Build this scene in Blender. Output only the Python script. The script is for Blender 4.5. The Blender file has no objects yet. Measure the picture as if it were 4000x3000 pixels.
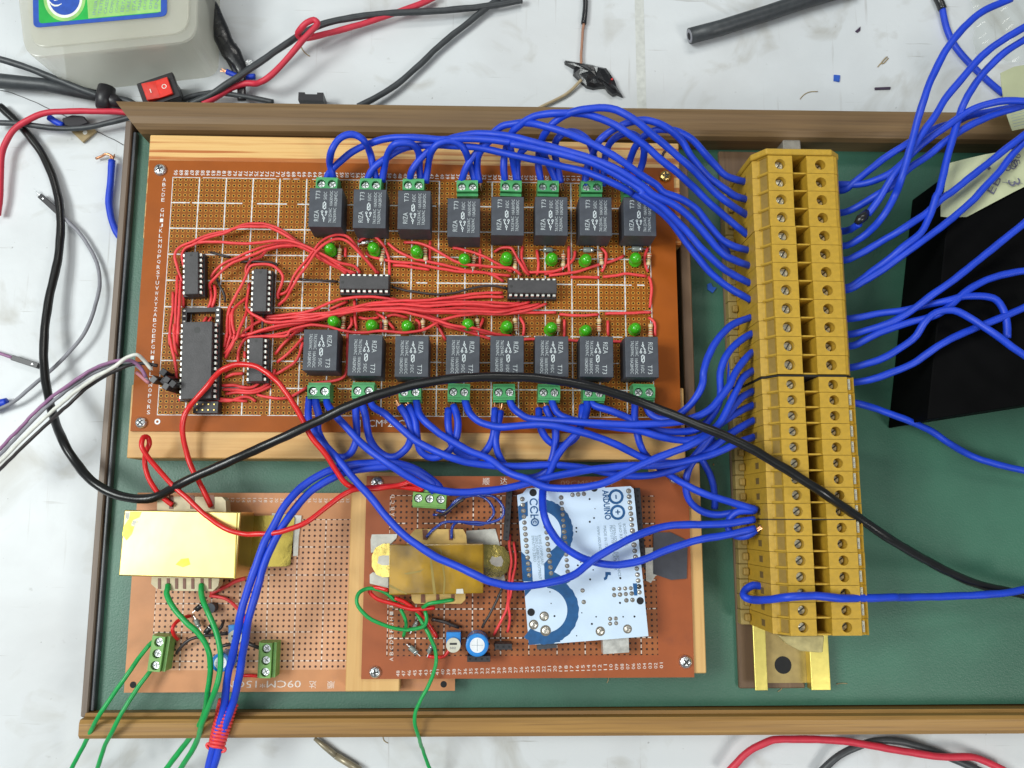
import bpy, bmesh, math, random
from mathutils import Vector, Matrix
random.seed(7)
SC = bpy.context.scene
COL = SC.collection
MM = 0.001
# ---------------------------------------------------------------- camera
F_PX = 3300.0
CAM = Vector((148.57, -159.49, 428.52))            # mm; z = 0 is the table top
RW = Matrix(((0.99938903, 0.00102268, 0.03493592),
             (-0.00639083, 0.9880666, 0.15389461),
             (-0.03436163, -0.15402385, 0.98746946)))
cd = bpy.data.cameras.new('camera'); cam = bpy.data.objects.new('camera', cd); COL.objects.link(cam)
cd.sensor_width = 36; cd.lens = 36 * F_PX / 4000; cd.clip_start = 0.01; cd.clip_end = 50
cam.matrix_world = Matrix.Translation(CAM * MM) @ RW.transposed().to_4x4()
SC.camera = cam
# ---------------------------------------------------------------- light
w = bpy.data.worlds.new('World'); SC.world = w; w.use_nodes = True
bg = w.node_tree.nodes['Background']; bg.inputs[0].default_value = (0.80, 0.92, 1.0, 1); bg.inputs[1].default_value = 0.20
def area(name, loc, target, sx, sy, power, color):
    l = bpy.data.lights.new(name, 'AREA'); l.shape = 'RECTANGLE'; l.size = sx * MM; l.size_y = sy * MM
    l.energy = power; l.color = color
    o = bpy.data.objects.new(name, l); COL.objects.link(o); o.location = Vector(loc) * MM
    o.rotation_euler = (Vector(target) - Vector(loc)).to_track_quat('-Z', 'Y').to_euler()
    return o
area('ceiling_lamp', (-950, -60, 1350), (60, -150, 0), 620, 480, 22, (0.95, 1.0, 0.97))
area('ceiling_panel', (-430, -260, 1500), (0, -180, 0), 1500, 900, 8.2, (0.96, 1.0, 0.98))
area('ceiling_lamp', (350, 1100, 1700), (150, 0, 0), 900, 300, 8, (1.0, 0.98, 0.92))
area('ceiling_lamp', (880, -820, 1050), (330, -100, 0), 360, 360, 6.3, (1.0, 0.98, 0.93))
SC.view_settings.view_transform = 'Standard'; SC.view_settings.look = 'None'
SC.view_settings.exposure = -0.15; SC.view_settings.gamma = 1
SC.render.resolution_x = 1024; SC.render.resolution_y = 768
# ---------------------------------------------------------------- measuring helpers (photo sighting -> point on a plane of known height)
def at(px, py, z):
    d = RW.transposed() @ Vector(((px - 2000) / F_PX, -(py - 1500) / F_PX, -1.0))
    t = (z - CAM.z) / d.z
    return Vector((CAM.x + t * d.x, CAM.y + t * d.y, z))
def at_x(px, py, xw, lo=27, hi=57):
    d = RW.transposed() @ Vector(((px - 2000) / F_PX, -(py - 1500) / F_PX, -1.0))
    t = (xw - CAM.x) / d.x
    z = CAM.z + t * d.z
    z = max(lo, min(hi, z)); return at(px, py, z)
FR = {'S': (0, 0, 1.0), 'O': (0, 0, 1 / 1.80832), 'Z1': (2800, 500, 3.16), 'Z2': (2800, 2200, 3.16), 'Z4': (400, 1800, 2.765), 'Z5': (1400, 1950, 3.16),
      'Z6': (600, 900, 3.687), 'Z7': (600, 1250, 3.687), 'ZL': (500, 2250, 3.687), 'ZA': (1950, 1850, 3.16), 'Z8': (1100, 1100, 3.687),
      'ZC': (400, 1300, 4.424)}
for c in range(4):
    for r in range(4): FR['t%d%d' % (c, r)] = (1000 * c, 750 * r, 2.212)
def pts(s):
    """'t00 x,y x,y | t10 x,y' -> list of photo sightings"""
    out = []
    for seg in s.split('|'):
        tk = seg.split(); ox, oy, k = FR[tk[0]]
        for p in tk[1:]:
            a, b = p.split(','); out.append((ox + float(a) / k, oy + float(b) / k))
    return out
# ---------------------------------------------------------------- materials
MATS = {}
def mat(name, col, rough=0.5, metal=0.0, var=0.12, scale=300.0, bump=0.0, bscale=900.0, coat=0.0, spec=0.5, alpha=1.0, trans=0.0, sss=0.0):
    m = bpy.data.materials.new(name); m.use_nodes = True; nt = m.node_tree; N = nt.nodes; L = nt.links
    b = N['Principled BSDF']; b.inputs['Roughness'].default_value = rough; b.inputs['Metallic'].default_value = metal
    b.inputs['Specular IOR Level'].default_value = spec; b.inputs['Coat Weight'].default_value = coat
    b.inputs['Alpha'].default_value = alpha; b.inputs['Transmission Weight'].default_value = trans
    if sss: b.inputs['Subsurface Weight'].default_value = sss; b.inputs['Subsurface Scale'].default_value = 0.002
    tc = N.new('ShaderNodeTexCoord'); nz = N.new('ShaderNodeTexNoise'); nz.inputs['Scale'].default_value = scale; nz.inputs['Detail'].default_value = 5
    L.new(tc.outputs['Object'], nz.inputs['Vector'])
    mr = N.new('ShaderNodeMapRange'); mr.inputs['From Min'].default_value = .3; mr.inputs['From Max'].default_value = .7
    mr.inputs['To Min'].default_value = 1 - var; mr.inputs['To Max'].default_value = 1 + var
    L.new(nz.outputs['Fac'], mr.inputs['Value'])
    mx = N.new('ShaderNodeMix'); mx.data_type = 'RGBA'; mx.blend_type = 'MULTIPLY'; mx.inputs[0].default_value = 1
    mx.inputs[6].default_value = (*col, 1); L.new(mr.outputs[0], mx.inputs[7]); L.new(mx.outputs[2], b.inputs['Base Color'])
    if bump:
        n2 = N.new('ShaderNodeTexNoise'); n2.inputs['Scale'].default_value = bscale; n2.inputs['Detail'].default_value = 6; L.new(tc.outputs['Object'], n2.inputs['Vector'])
        bp = N.new('ShaderNodeBump'); bp.inputs['Strength'].default_value = bump; bp.inputs['Distance'].default_value = 0.0004
        L.new(n2.outputs['Fac'], bp.inputs['Height']); L.new(bp.outputs[0], b.inputs['Normal'])
    MATS[name] = m; return m
def M(n): return MATS[n]
mat('blue_pvc', (0.008, 0.052, 0.58), 0.48, var=.10, scale=160, bump=.15, spec=.5)
mat('blue_clear', (0.02, 0.05, 0.30), 0.18, var=.2, spec=.6)
mat('red_pvc', (0.78, 0.055, 0.06), 0.45, var=.12, scale=220, bump=.15)
mat('red_glossy', (0.66, 0.018, 0.018), 0.30, var=.08)
mat('red_cable', (0.60, 0.03, 0.06), 0.50, var=.08)
mat('black_cable', (0.009, 0.009, 0.009), 0.28, var=.3, scale=120, bump=.1)
mat('grey_black_cable', (0.045, 0.05, 0.055), 0.45, var=.2, bump=.15)
mat('black_wire', (0.035, 0.028, 0.028), 0.4)
mat('green_pvc', (0.01, 0.34, 0.075), 0.38, var=.1, bump=.2)
mat('white_pvc', (0.72, 0.72, 0.66), 0.5)
mat('purple_pvc', (0.30, 0.14, 0.27), 0.5)
mat('grey_pvc', (0.25, 0.25, 0.28), 0.5)
mat('brown_pvc', (0.38, 0.19, 0.12), 0.5)
mat('tan_pvc', (0.42, 0.33, 0.20), 0.5)
mat('pink_pvc', (0.45, 0.17, 0.2), 0.5)
mat('copper', (0.75, 0.36, 0.2), 0.35, metal=.9, var=.3, scale=1500)
mat('relay_plastic', (0.055, 0.062, 0.078), 0.55, var=.12, bump=.25, bscale=2500)
mat('chip_plastic', (0.055, 0.052, 0.055), 0.5, var=.15, bump=.3, bscale=3000)
mat('socket_plastic', (0.025, 0.022, 0.025), 0.45, var=.2)
mat('green_plastic', (0.07, 0.36, 0.125), 0.42, var=.1, bump=.1)
mat('olive_plastic', (0.17, 0.37, 0.085), 0.42, var=.1, bump=.1)
mat('steel', (0.75, 0.77, 0.78), 0.28, metal=1, var=.3, scale=2500, bump=.6, bscale=1800)
mat('pin_metal', (0.92, 0.92, 0.85), 0.45, metal=.7, var=.2, scale=2500)
mat('brass_screw', (0.80, 0.55, 0.18), 0.25, metal=1, var=.2, bump=.4, bscale=1500)
mat('gold_pin', (0.85, 0.62, 0.2), 0.3, metal=.9)
mat('dark_slot', (0.03, 0.03, 0.03), 0.5)
mat('soft_slot', (0.20, 0.21, 0.21), 0.4, metal=.6)
mat('plated', (0.62, 0.61, 0.57), 0.3, metal=.35, var=.25, scale=300)
mat('white_ink', (0.78, 0.80, 0.80), 0.6, var=.2, scale=3000)
mat('relay_ink', (0.62, 0.68, 0.70), 0.6, var=.35, scale=2500)
mat('faint_ink', (0.70, 0.62, 0.56), 0.6, var=.25, scale=2500)
mat('dim_ink', (0.45, 0.22, 0.13), 0.6)
mat('blue_ink', (0.008, 0.085, 0.24), 0.45, var=.15, scale=400)
mat('grey_ink', (0.22, 0.30, 0.36), 0.6)
mat('led_green', (0.07, 0.50, 0.015), 0.12, var=.05, trans=.15, spec=.6, sss=.3)
mat('resistor_tan', (0.66, 0.50, 0.30), 0.4, var=.1)
mat('band_red', (0.55, 0.06, 0.03), 0.4)
mat('band_brown', (0.16, 0.05, 0.02), 0.4)
mat('band_gold', (0.55, 0.34, 0.08), 0.35)
mat('diode_black', (0.02, 0.02, 0.02), 0.3)
mat('diode_grey', (0.22, 0.25, 0.23), 0.3)
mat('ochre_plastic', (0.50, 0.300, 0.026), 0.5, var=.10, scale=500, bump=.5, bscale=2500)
mat('ochre_half_shade', (0.31, 0.195, 0.04), 0.55, var=.08, scale=500, bump=.5, bscale=2500)  # ochre plastic with shade painted in, for recessed marker windows and foot catches
mat('terminal_screw', (0.66, 0.62, 0.48), 0.3, metal=.85, var=.45, scale=900, bump=1.0, bscale=700)
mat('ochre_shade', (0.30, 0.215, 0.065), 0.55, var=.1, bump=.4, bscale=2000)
mat('recess_shade', (0.045, 0.030, 0.010), 0.5)  # shade of the deep centre slot, painted as a dark colour
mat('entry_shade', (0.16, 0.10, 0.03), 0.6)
mat('dial_cream', (0.56, 0.54, 0.44), 0.5)
mat('tag_white', (0.80, 0.80, 0.74), 0.5)
mat('tag_cream', (0.50, 0.47, 0.34), 0.55)
mat('zinc_yellow', (0.92, 0.78, 0.22), 0.34, metal=1, var=.1, scale=60, bump=.12, bscale=300)
mat('zinc_floor', (0.40, 0.30, 0.12), 0.5, metal=.5, var=.15, scale=200)
mat('dark_hole', (0.012, 0.012, 0.014), 0.8)
mat('brass_case', (0.80, 0.61, 0.23), 0.28, metal=.95, var=.22, scale=30, bump=.5, bscale=26)
mat('brass_dark', (0.40, 0.31, 0.07), 0.2, metal=1, var=.4, scale=60, bump=.8, bscale=60)
mat('brass_ear', (0.72, 0.55, 0.16), 0.16, metal=1, var=.4, scale=120, bump=1.0, bscale=110)
mat('tape_amber', (0.36, 0.20, 0.008), 0.20, var=.55, scale=55, bump=.9, bscale=55, coat=.5)
mat('tape_crease', (0.30, 0.22, 0.05), 0.3)
mat('lacquer', (0.66, 0.60, 0.06), 0.3, metal=.8, var=.3, scale=300)
mat('bobbin_cream', (0.58, 0.50, 0.32), 0.5, var=.1)
mat('bobbin_amber', (0.52, 0.34, 0.10), 0.5, var=.15)
mat('foam_tape', (0.62, 0.61, 0.55), 0.8, var=.12, bump=.5)
mat('capacitor_blue', (0.02, 0.22, 0.62), 0.25, coat=.3)
mat('capacitor_top', (0.80, 0.82, 0.84), 0.35, metal=.3)
mat('pad_brown', (0.16, 0.14, 0.11), 0.5, var=.3, scale=900)
mat('board_white', (0.60, 0.73, 0.88), 0.32, var=.05, scale=80, coat=.2)
mat('solder', (0.55, 0.52, 0.46), 0.3, metal=.8, var=.4, scale=1200, bump=.6)
mat('black_tape', (0.016, 0.016, 0.018), 0.26, var=.3, scale=90, bump=.9, bscale=160)
mat('dull_tape', (0.05, 0.052, 0.065), 0.6, var=.1)
mat('paper', (0.50, 0.53, 0.33), 0.85, var=.07, scale=60, bump=.2, bscale=200)
mat('pencil', (0.12, 0.12, 0.17), 0.8)
mat('switch_black', (0.022, 0.020, 0.024), 0.4)
mat('switch_red', (0.72, 0.03, 0.018), 0.35)
mat('label_green', (0.01, 0.42, 0.06), 0.5, var=.2, scale=120)
mat('label_lime', (0.30, 0.58, 0.17), 0.5, var=.15, scale=200)
mat('label_blue', (0.02, 0.08, 0.42), 0.45)
mat('black_box', (0.0022, 0.0022, 0.0024), 0.7, spec=.06, var=.4, scale=40)
mat('grey_metal', (0.30, 0.28, 0.24), 0.45, metal=.4)
mat('gasket', (0.065, 0.07, 0.08), 0.35, var=.4, scale=60, bump=.3, bscale=200)
mat('tub_plastic', (0.62, 0.62, 0.54), 0.22, var=.10, scale=60, alpha=.36)
mat('rod_grey', (0.30, 0.26, 0.18), 0.35, metal=.3, var=.2)
mat('blue_scrap', (0.02, 0.10, 0.5), 0.5)
mat('dark_scrap', (0.05, 0.03, 0.06), 0.6)
mat('tan_scrap', (0.35, 0.26, 0.13), 0.5)
mat('glue_clear', (0.6, 0.52, 0.25), 0.25, var=.2, alpha=.75)

def tub_material():
    m = bpy.data.materials.new('tub_plastic'); m.use_nodes = True; nt = m.node_tree; N = nt.nodes; L = nt.links; N.remove(N['Principled BSDF'])
    tc = N.new('ShaderNodeTexCoord'); nz = N.new('ShaderNodeTexNoise'); nz.inputs['Scale'].default_value = 40; L.new(tc.outputs['Object'], nz.inputs['Vector'])
    cr = N.new('ShaderNodeValToRGB'); cr.color_ramp.elements[0].color = (.80, .79, .68, 1); cr.color_ramp.elements[1].color = (.92, .91, .83, 1); L.new(nz.outputs['Fac'], cr.inputs[0])
    di = N.new('ShaderNodeBsdfDiffuse'); tr = N.new('ShaderNodeBsdfTranslucent'); tp_ = N.new('ShaderNodeBsdfTransparent'); gl = N.new('ShaderNodeBsdfGlossy'); gl.inputs['Roughness'].default_value = .18
    for n in (di, tr): L.new(cr.outputs[0], n.inputs['Color'])
    def mix(f, a, b):
        x = N.new('ShaderNodeMixShader'); x.inputs[0].default_value = f; L.new(a.outputs[0], x.inputs[1]); L.new(b.outputs[0], x.inputs[2]); return x
    o = mix(.05, mix(.62, mix(.5, di, tr), tp_), gl); L.new(o.outputs[0], N['Material Output'].inputs['Surface']); MATS['tub_plastic'] = m
tub_material()
def wood(name, c1, c2, c3, axis=0, grain=30.0, stretch=14.0, rough=0.5, contrast=(.35, .65), bump=.25):
    m = bpy.data.materials.new(name); m.use_nodes = True; nt = m.node_tree; N = nt.nodes; L = nt.links; b = N['Principled BSDF']
    b.inputs['Roughness'].default_value = rough
    tc = N.new('ShaderNodeTexCoord'); mp = N.new('ShaderNodeMapping'); s = [grain * stretch] * 3; s[axis] = grain
    mp.inputs['Scale'].default_value = s; L.new(tc.outputs['Object'], mp.inputs['Vector'])
    n1 = N.new('ShaderNodeTexNoise'); n1.inputs['Scale'].default_value = .35; n1.inputs['Detail'].default_value = 4; n1.inputs['Distortion'].default_value = .8; L.new(mp.outputs[0], n1.inputs['Vector'])
    n2 = N.new('ShaderNodeTexNoise'); n2.inputs['Scale'].default_value = 2.2; n2.inputs['Detail'].default_value = 8; L.new(mp.outputs[0], n2.inputs['Vector'])
    cr = N.new('ShaderNodeValToRGB'); cr.color_ramp.elements[0].position = contrast[0]; cr.color_ramp.elements[0].color = (*c1, 1)
    cr.color_ramp.elements[1].position = contrast[1]; cr.color_ramp.elements[1].color = (*c2, 1)
    L.new(n1.outputs['Fac'], cr.inputs[0])
    mr = N.new('ShaderNodeMapRange'); mr.inputs['From Min'].default_value = .5; mr.inputs['From Max'].default_value = .75; L.new(n2.outputs['Fac'], mr.inputs['Value'])
    mx = N.new('ShaderNodeMix'); mx.data_type = 'RGBA'; mx.inputs[7].default_value = (*c3, 1)
    ml = N.new('ShaderNodeMath'); ml.operation = 'MULTIPLY'; ml.inputs[1].default_value = .55; L.new(mr.outputs[0], ml.inputs[0]); L.new(ml.outputs[0], mx.inputs[0])
    L.new(cr.outputs[0], mx.inputs[6]); L.new(mx.outputs[2], b.inputs['Base Color'])
    bp = N.new('ShaderNodeBump'); bp.inputs['Strength'].default_value = bump; bp.inputs['Distance'].default_value = .0003; L.new(n2.outputs['Fac'], bp.inputs['Height']); L.new(bp.outputs[0], b.inputs['Normal'])
    MATS[name] = m
wood('pine_streaky', (0.46, 0.13, 0.018), (0.76, 0.47, 0.17), (0.60, 0.27, 0.06), 0, 14, 48, .45, (.45, .54))
wood('pine_plain', (0.58, 0.32, 0.10), (0.70, 0.44, 0.17), (0.50, 0.25, 0.07), 0, 12, 40)
wood('pine_upright', (0.60, 0.35, 0.12), (0.70, 0.44, 0.17), (0.52, 0.27, 0.08), 1, 14, 20)
wood('rail_wood', (0.165, 0.095, 0.040), (0.235, 0.145, 0.064), (0.085, 0.05, 0.024), 0, 9, 50, .55)
wood('rail_wood_light', (0.25, 0.125, 0.030), (0.37, 0.20, 0.050), (0.12, 0.06, 0.018), 0, 9, 50, .45)
wood('rail_wood_side', (0.15, 0.11, 0.085), (0.24, 0.18, 0.135), (0.09, 0.065, 0.05), 1, 9, 26, .5)
wood('dark_wood', (0.13, 0.075, 0.04), (0.20, 0.12, 0.065), (0.09, 0.05, 0.03), 1, 14, 20)

def vmath(nt, op, a, b=None):
    n = nt.nodes.new('ShaderNodeMath'); n.operation = op
    for i, v in enumerate((a, b)):
        if v is None: continue
        if isinstance(v, (int, float)): n.inputs[i].default_value = v
        else: nt.links.new(v, n.inputs[i])
    return n.outputs[0]
def perfboard(name, base, zone, hole, ring, ink, hx0, hy0, nx, ny, holer, ringr, linew, gridoff, border, dash=False, gl=5):
    """board sheet: holes every 2.54 mm, printed lines every five; object space in metres, u/v in pitches from the first grid corner"""
    m = bpy.data.materials.new(name); m.use_nodes = True; nt = m.node_tree; N = nt.nodes; L = nt.links; b = N['Principled BSDF']
    b.inputs['Roughness'].default_value = .5; b.inputs['Specular IOR Level'].default_value = .2 if not dash else .45
    tc = N.new('ShaderNodeTexCoord'); sp = N.new('ShaderNodeSeparateXYZ'); L.new(tc.outputs['Object'], sp.inputs[0])
    u = vmath(nt, 'DIVIDE', vmath(nt, 'SUBTRACT', sp.outputs[0], hx0 * MM), 2.54 * MM)
    v = vmath(nt, 'DIVIDE', vmath(nt, 'SUBTRACT', hy0 * MM, sp.outputs[1]), 2.54 * MM)
    def inside(a, lo, hi): return vmath(nt, 'MULTIPLY', vmath(nt, 'GREATER_THAN', a, lo), vmath(nt, 'LESS_THAN', a, hi))
    ins = vmath(nt, 'MULTIPLY', inside(u, -.02, nx + .02), inside(v, -.02, ny + .02))
    fu = vmath(nt, 'SUBTRACT', vmath(nt, 'FRACT', vmath(nt, 'ADD', u, gridoff)), .5)
    fv = vmath(nt, 'SUBTRACT', vmath(nt, 'FRACT', vmath(nt, 'ADD', v, gridoff)), .5)
    d = vmath(nt, 'SQRT', vmath(nt, 'ADD', vmath(nt, 'MULTIPLY', fu, fu), vmath(nt, 'MULTIPLY', fv, fv)))
    holem = vmath(nt, 'MULTIPLY', vmath(nt, 'LESS_THAN', d, holer), ins)
    ringm = vmath(nt, 'MULTIPLY', vmath(nt, 'LESS_THAN', d, ringr), ins)
    nz = N.new('ShaderNodeTexNoise'); nz.inputs['Scale'].default_value = 900; nz.inputs['Detail'].default_value = 3; L.new(tc.outputs['Object'], nz.inputs['Vector'])
    nb = N.new('ShaderNodeTexNoise'); nb.inputs['Scale'].default_value = 90; nb.inputs['Detail'].default_value = 3; L.new(tc.outputs['Object'], nb.inputs['Vector'])
    wob = vmath(nt, 'MULTIPLY', vmath(nt, 'SUBTRACT', nz.outputs['Fac'], .5), .22)
    def line(a, wob):
        g = vmath(nt, 'ABSOLUTE', vmath(nt, 'SUBTRACT', vmath(nt, 'FRACT', vmath(nt, 'ADD', vmath(nt, 'DIVIDE', a, gl), .5)), .5))
        return vmath(nt, 'LESS_THAN', vmath(nt, 'ADD', vmath(nt, 'MULTIPLY', g, gl), wob), linew)
    worn = vmath(nt, 'LESS_THAN', nb.outputs['Fac'], .60)
    lv = line(u, wob); lh = vmath(nt, 'MULTIPLY', line(v, wob), worn)
    if dash:
        lv = vmath(nt, 'MULTIPLY', lv, vmath(nt, 'GREATER_THAN', vmath(nt, 'ABSOLUTE', fv), .2)); lh = vmath(nt, 'MULTIPLY', lh, vmath(nt, 'GREATER_THAN', vmath(nt, 'ABSOLUTE', fu), .2))
    lines = vmath(nt, 'MULTIPLY', vmath(nt, 'MAXIMUM', lv, lh), ins)
    def mix(f, a, c):
        x = N.new('ShaderNodeMix'); x.data_type = 'RGBA'; L.new(f, x.inputs[0])
        if isinstance(a, tuple): x.inputs[6].default_value = (*a, 1)
        else: L.new(a, x.inputs[6])
        x.inputs[7].default_value = (*c, 1); return x.outputs[2]
    c = mix(ins, base, zone)
    c = mix(ringm, c, ring)
    if dash: c = mix(lines, c, ink); c = mix(holem, c, hole)
    else: c = mix(holem, c, hole); c = mix(lines, c, ink)
    var = N.new('ShaderNodeMix'); var.data_type = 'RGBA'; var.blend_type = 'MULTIPLY'; var.inputs[0].default_value = 1
    mr = N.new('ShaderNodeMapRange'); mr.inputs['To Min'].default_value = .84; mr.inputs['To Max'].default_value = 1.16; L.new(nb.outputs['Fac'], mr.inputs['Value'])
    L.new(c, var.inputs[6]); L.new(mr.outputs[0], var.inputs[7]); L.new(var.outputs[2], b.inputs['Base Color'])
    ns = N.new('ShaderNodeTexNoise'); ns.inputs['Scale'].default_value = 38; ns.inputs['Detail'].default_value = 9; ns.inputs['Roughness'].default_value = .7; L.new(tc.outputs['Object'], ns.inputs['Vector'])
    m2 = N.new('ShaderNodeMapRange'); m2.inputs['From Min'].default_value = .56; m2.inputs['From Max'].default_value = .74; m2.inputs['To Max'].default_value = .45; L.new(ns.outputs['Fac'], m2.inputs['Value'])
    x2 = N.new('ShaderNodeMix'); x2.data_type = 'RGBA'; L.new(m2.outputs[0], x2.inputs[0]); L.new(var.outputs[2], x2.inputs[6]); x2.inputs[7].default_value = (base[0] * .45, base[1] * .5, base[2] * 1.2, 1)
    L.new(x2.outputs[2], b.inputs['Base Color'])
    m3 = N.new('ShaderNodeMapRange'); m3.inputs['To Min'].default_value = .36; m3.inputs['To Max'].default_value = .62; L.new(ns.outputs['Fac'], m3.inputs['Value']); L.new(m3.outputs[0], b.inputs['Roughness'])
    bp = N.new('ShaderNodeBump'); bp.inputs['Strength'].default_value = .6; bp.inputs['Distance'].default_value = .0004
    L.new(vmath(nt, 'SUBTRACT', vmath(nt, 'MULTIPLY', ringm, .5), vmath(nt, 'MULTIPLY', holem, 1.5)), bp.inputs['Height']); L.new(bp.outputs[0], b.inputs['Normal'])
    MATS[name] = m

# ---------------------------------------------------------------- mesh helpers
class MB:
    def __init__(s): s.bm = bmesh.new(); s.mats = []
    def box(s, x0, x1, y0, y1, z0, z1):
        vs = [s.bm.verts.new(p) for p in ((x0, y0, z0), (x1, y0, z0), (x1, y1, z0), (x0, y1, z0), (x0, y0, z1), (x1, y0, z1), (x1, y1, z1), (x0, y1, z1))]
        for f in ((3, 2, 1, 0), (4, 5, 6, 7), (0, 1, 5, 4), (1, 2, 6, 5), (2, 3, 7, 6), (3, 0, 4, 7)): s.bm.faces.new([vs[i] for i in f])
        return s
    def prism(s, poly, z0, z1):
        a = sum(poly[i][0] * poly[(i + 1) % len(poly)][1] - poly[(i + 1) % len(poly)][0] * poly[i][1] for i in range(len(poly)))
        if a < 0: poly = poly[::-1]
        lo = [s.bm.verts.new((p[0], p[1], z0)) for p in poly]; hi = [s.bm.verts.new((p[0], p[1], z1)) for p in poly]
        s.bm.faces.new(lo[::-1]); s.bm.faces.new(hi); n = len(poly)
        for i in range(n): s.bm.faces.new((lo[i], lo[(i + 1) % n], hi[(i + 1) % n], hi[i]))
        return s
    def prism_y(s, poly, y0, y1):                      # poly in x,z
        a = sum(poly[i][0] * poly[(i + 1) % len(poly)][1] - poly[(i + 1) % len(poly)][0] * poly[i][1] for i in range(len(poly)))
        if a < 0: poly = poly[::-1]
        lo = [s.bm.verts.new((p[0], y0, p[1])) for p in poly]; hi = [s.bm.verts.new((p[0], y1, p[1])) for p in poly]
        s.bm.faces.new(lo); s.bm.faces.new(hi[::-1]); n = len(poly)
        for i in range(n): s.bm.faces.new((lo[(i + 1) % n], lo[i], hi[i], hi[(i + 1) % n]))
        return s
    def cyl(s, cx, cy, z0, z1, r0, r1=None, n=20, ax='z'):
        r1 = r0 if r1 is None else r1
        def P(r, k, z):
            a = 2 * math.pi * k / n; c, d = r * math.cos(a), r * math.sin(a)
            return (cx + c, cy + d, z) if ax == 'z' else ((z, cx + c, cy + d) if ax == 'x' else (cx + c, z, cy - d))
        lo = [s.bm.verts.new(P(r0, k, z0)) for k in range(n)]; hi = [s.bm.verts.new(P(r1, k, z1)) for k in range(n)]
        s.bm.faces.new(lo[::-1]); s.bm.faces.new(hi)
        for k in range(n): s.bm.faces.new((lo[k], lo[(k + 1) % n], hi[(k + 1) % n], hi[k]))
        return s
    def ring(s, cx, cy, z, r0, r1, a0=0, a1=360, n=32, h=.05):
        for k in range(n):
            t0 = math.radians(a0 + (a1 - a0) * k / n); t1 = math.radians(a0 + (a1 - a0) * (k + 1) / n)
            q = [(cx + r * math.cos(t), cy + r * math.sin(t)) for r, t in ((r0, t0), (r1, t0), (r1, t1), (r0, t1))]
            s.bm.faces.new([s.bm.verts.new((x, y, z + h)) for x, y in q])
        return s
    def bar(s, x0, y0, x1, y1, wd, z, h=.05):
        d = Vector((x1 - x0, y1 - y0)); n = Vector((-d.y, d.x)).normalized() * wd / 2
        q = [(x0 + n.x, y0 + n.y), (x0 - n.x, y0 - n.y), (x1 - n.x, y1 - n.y), (x1 + n.x, y1 + n.y)]
        s.bm.faces.new([s.bm.verts.new((x, y, z + h)) for x, y in q]); return s
    def holed(s, x0, x1, y0, y1, zt, zb, cx, cy, r, n=24):
        """block with a round blind hole in its top"""
        per = []
        for k in range(n):
            a = 2 * math.pi * (k + .5) / n; c, d = math.cos(a), math.sin(a)
            t = min(((x1 - cx) / c if c > 0 else (x0 - cx) / c) if abs(c) > 1e-6 else 1e9, ((y1 - cy) / d if d > 0 else (y0 - cy) / d) if abs(d) > 1e-6 else 1e9)
            per.append((cx + c * t, cy + d * t, a))
        cor = [(x0, y0), (x1, y0), (x1, y1), (x0, y1)]
        inn = [s.bm.verts.new((cx + r * math.cos(p[2]), cy + r * math.sin(p[2]), zt)) for p in per]
        inb = [s.bm.verts.new((cx + r * math.cos(p[2]), cy + r * math.sin(p[2]), zb)) for p in per]
        out = [s.bm.verts.new((p[0], p[1], zt)) for p in per]
        for k in range(n):
            j = (k + 1) % n; f = [inn[k], out[k]]
            a, b = per[k], per[j]
            if abs(a[0] - b[0]) > 1e-4 and abs(a[1] - b[1]) > 1e-4:
                c = min(cor, key=lambda c: (c[0] - (a[0] + b[0]) / 2) ** 2 + (c[1] - (a[1] + b[1]) / 2) ** 2)
                f.append(s.bm.verts.new((c[0], c[1], zt)))
            f += [out[j], inn[j]]; s.bm.faces.new(f)
            s.bm.faces.new((inn[j], inb[j], inb[k], inn[k]))
        s.bm.faces.new(inb)
        v = [[s.bm.verts.new((x, y, z)) for x, y in cor] for z in (zb - .3, zt)]
        for k in range(4): s.bm.faces.new((v[0][k], v[0][(k + 1) % 4], v[1][(k + 1) % 4], v[1][k]))
        return s
    def text(s, txt, x, y, rot, length, height, z, mirror=False, off=0.0):
        me = glyphs(txt, off); xs = [v[0] for v in me[0]]; ys = [v[1] for v in me[0]]
        if not xs: return s
        x0, x1, y0, y1 = min(xs), max(xs), min(ys), max(ys); kx = length / (x1 - x0) if length else height / (y1 - y0) ; ky = height / (y1 - y0)
        c, d = math.cos(math.radians(rot)), math.sin(math.radians(rot)); vs = []
        for p in me[0]:
            a, b = (p[0] - x0) * kx, (p[1] - y0) * ky
            if mirror: a = length - a
            vs.append(s.bm.verts.new((x + a * c - b * d, y + a * d + b * c, z)))
        for f in me[1]:
            try: s.bm.faces.new([vs[i] for i in f])
            except ValueError: pass
        return s
    def bevel(s, off, seg=1):
        bmesh.ops.bevel(s.bm, geom=s.bm.edges[:], offset=off, segments=seg, affect='EDGES', profile=.5); return s
    def tube(s, P, R, n=10, flat=1.0):
        """P list of Vectors, R list of radii"""
        up = Vector((0, 0, 1)); rings = []
        for i, p in enumerate(P):
            t = (P[min(i + 1, len(P) - 1)] - P[max(i - 1, 0)]).normalized()
            a = t.cross(up)
            if a.length < .08:
                a = last if rings else Vector((1, 0, 0))
                a = (a - t * a.dot(t))
            a.normalize(); last = a; b = a.cross(t)
            rings.append([s.bm.verts.new(p + (a * math.cos(2 * math.pi * k / n) + b * math.sin(2 * math.pi * k / n) * flat) * R[i]) for k in range(n)])
        for i in range(len(rings) - 1):
            for k in range(n): s.bm.faces.new((rings[i][k], rings[i][(k + 1) % n], rings[i + 1][(k + 1) % n], rings[i + 1][k]))
        s.bm.faces.new(rings[0][::-1]); s.bm.faces.new(rings[-1]); return s
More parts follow.
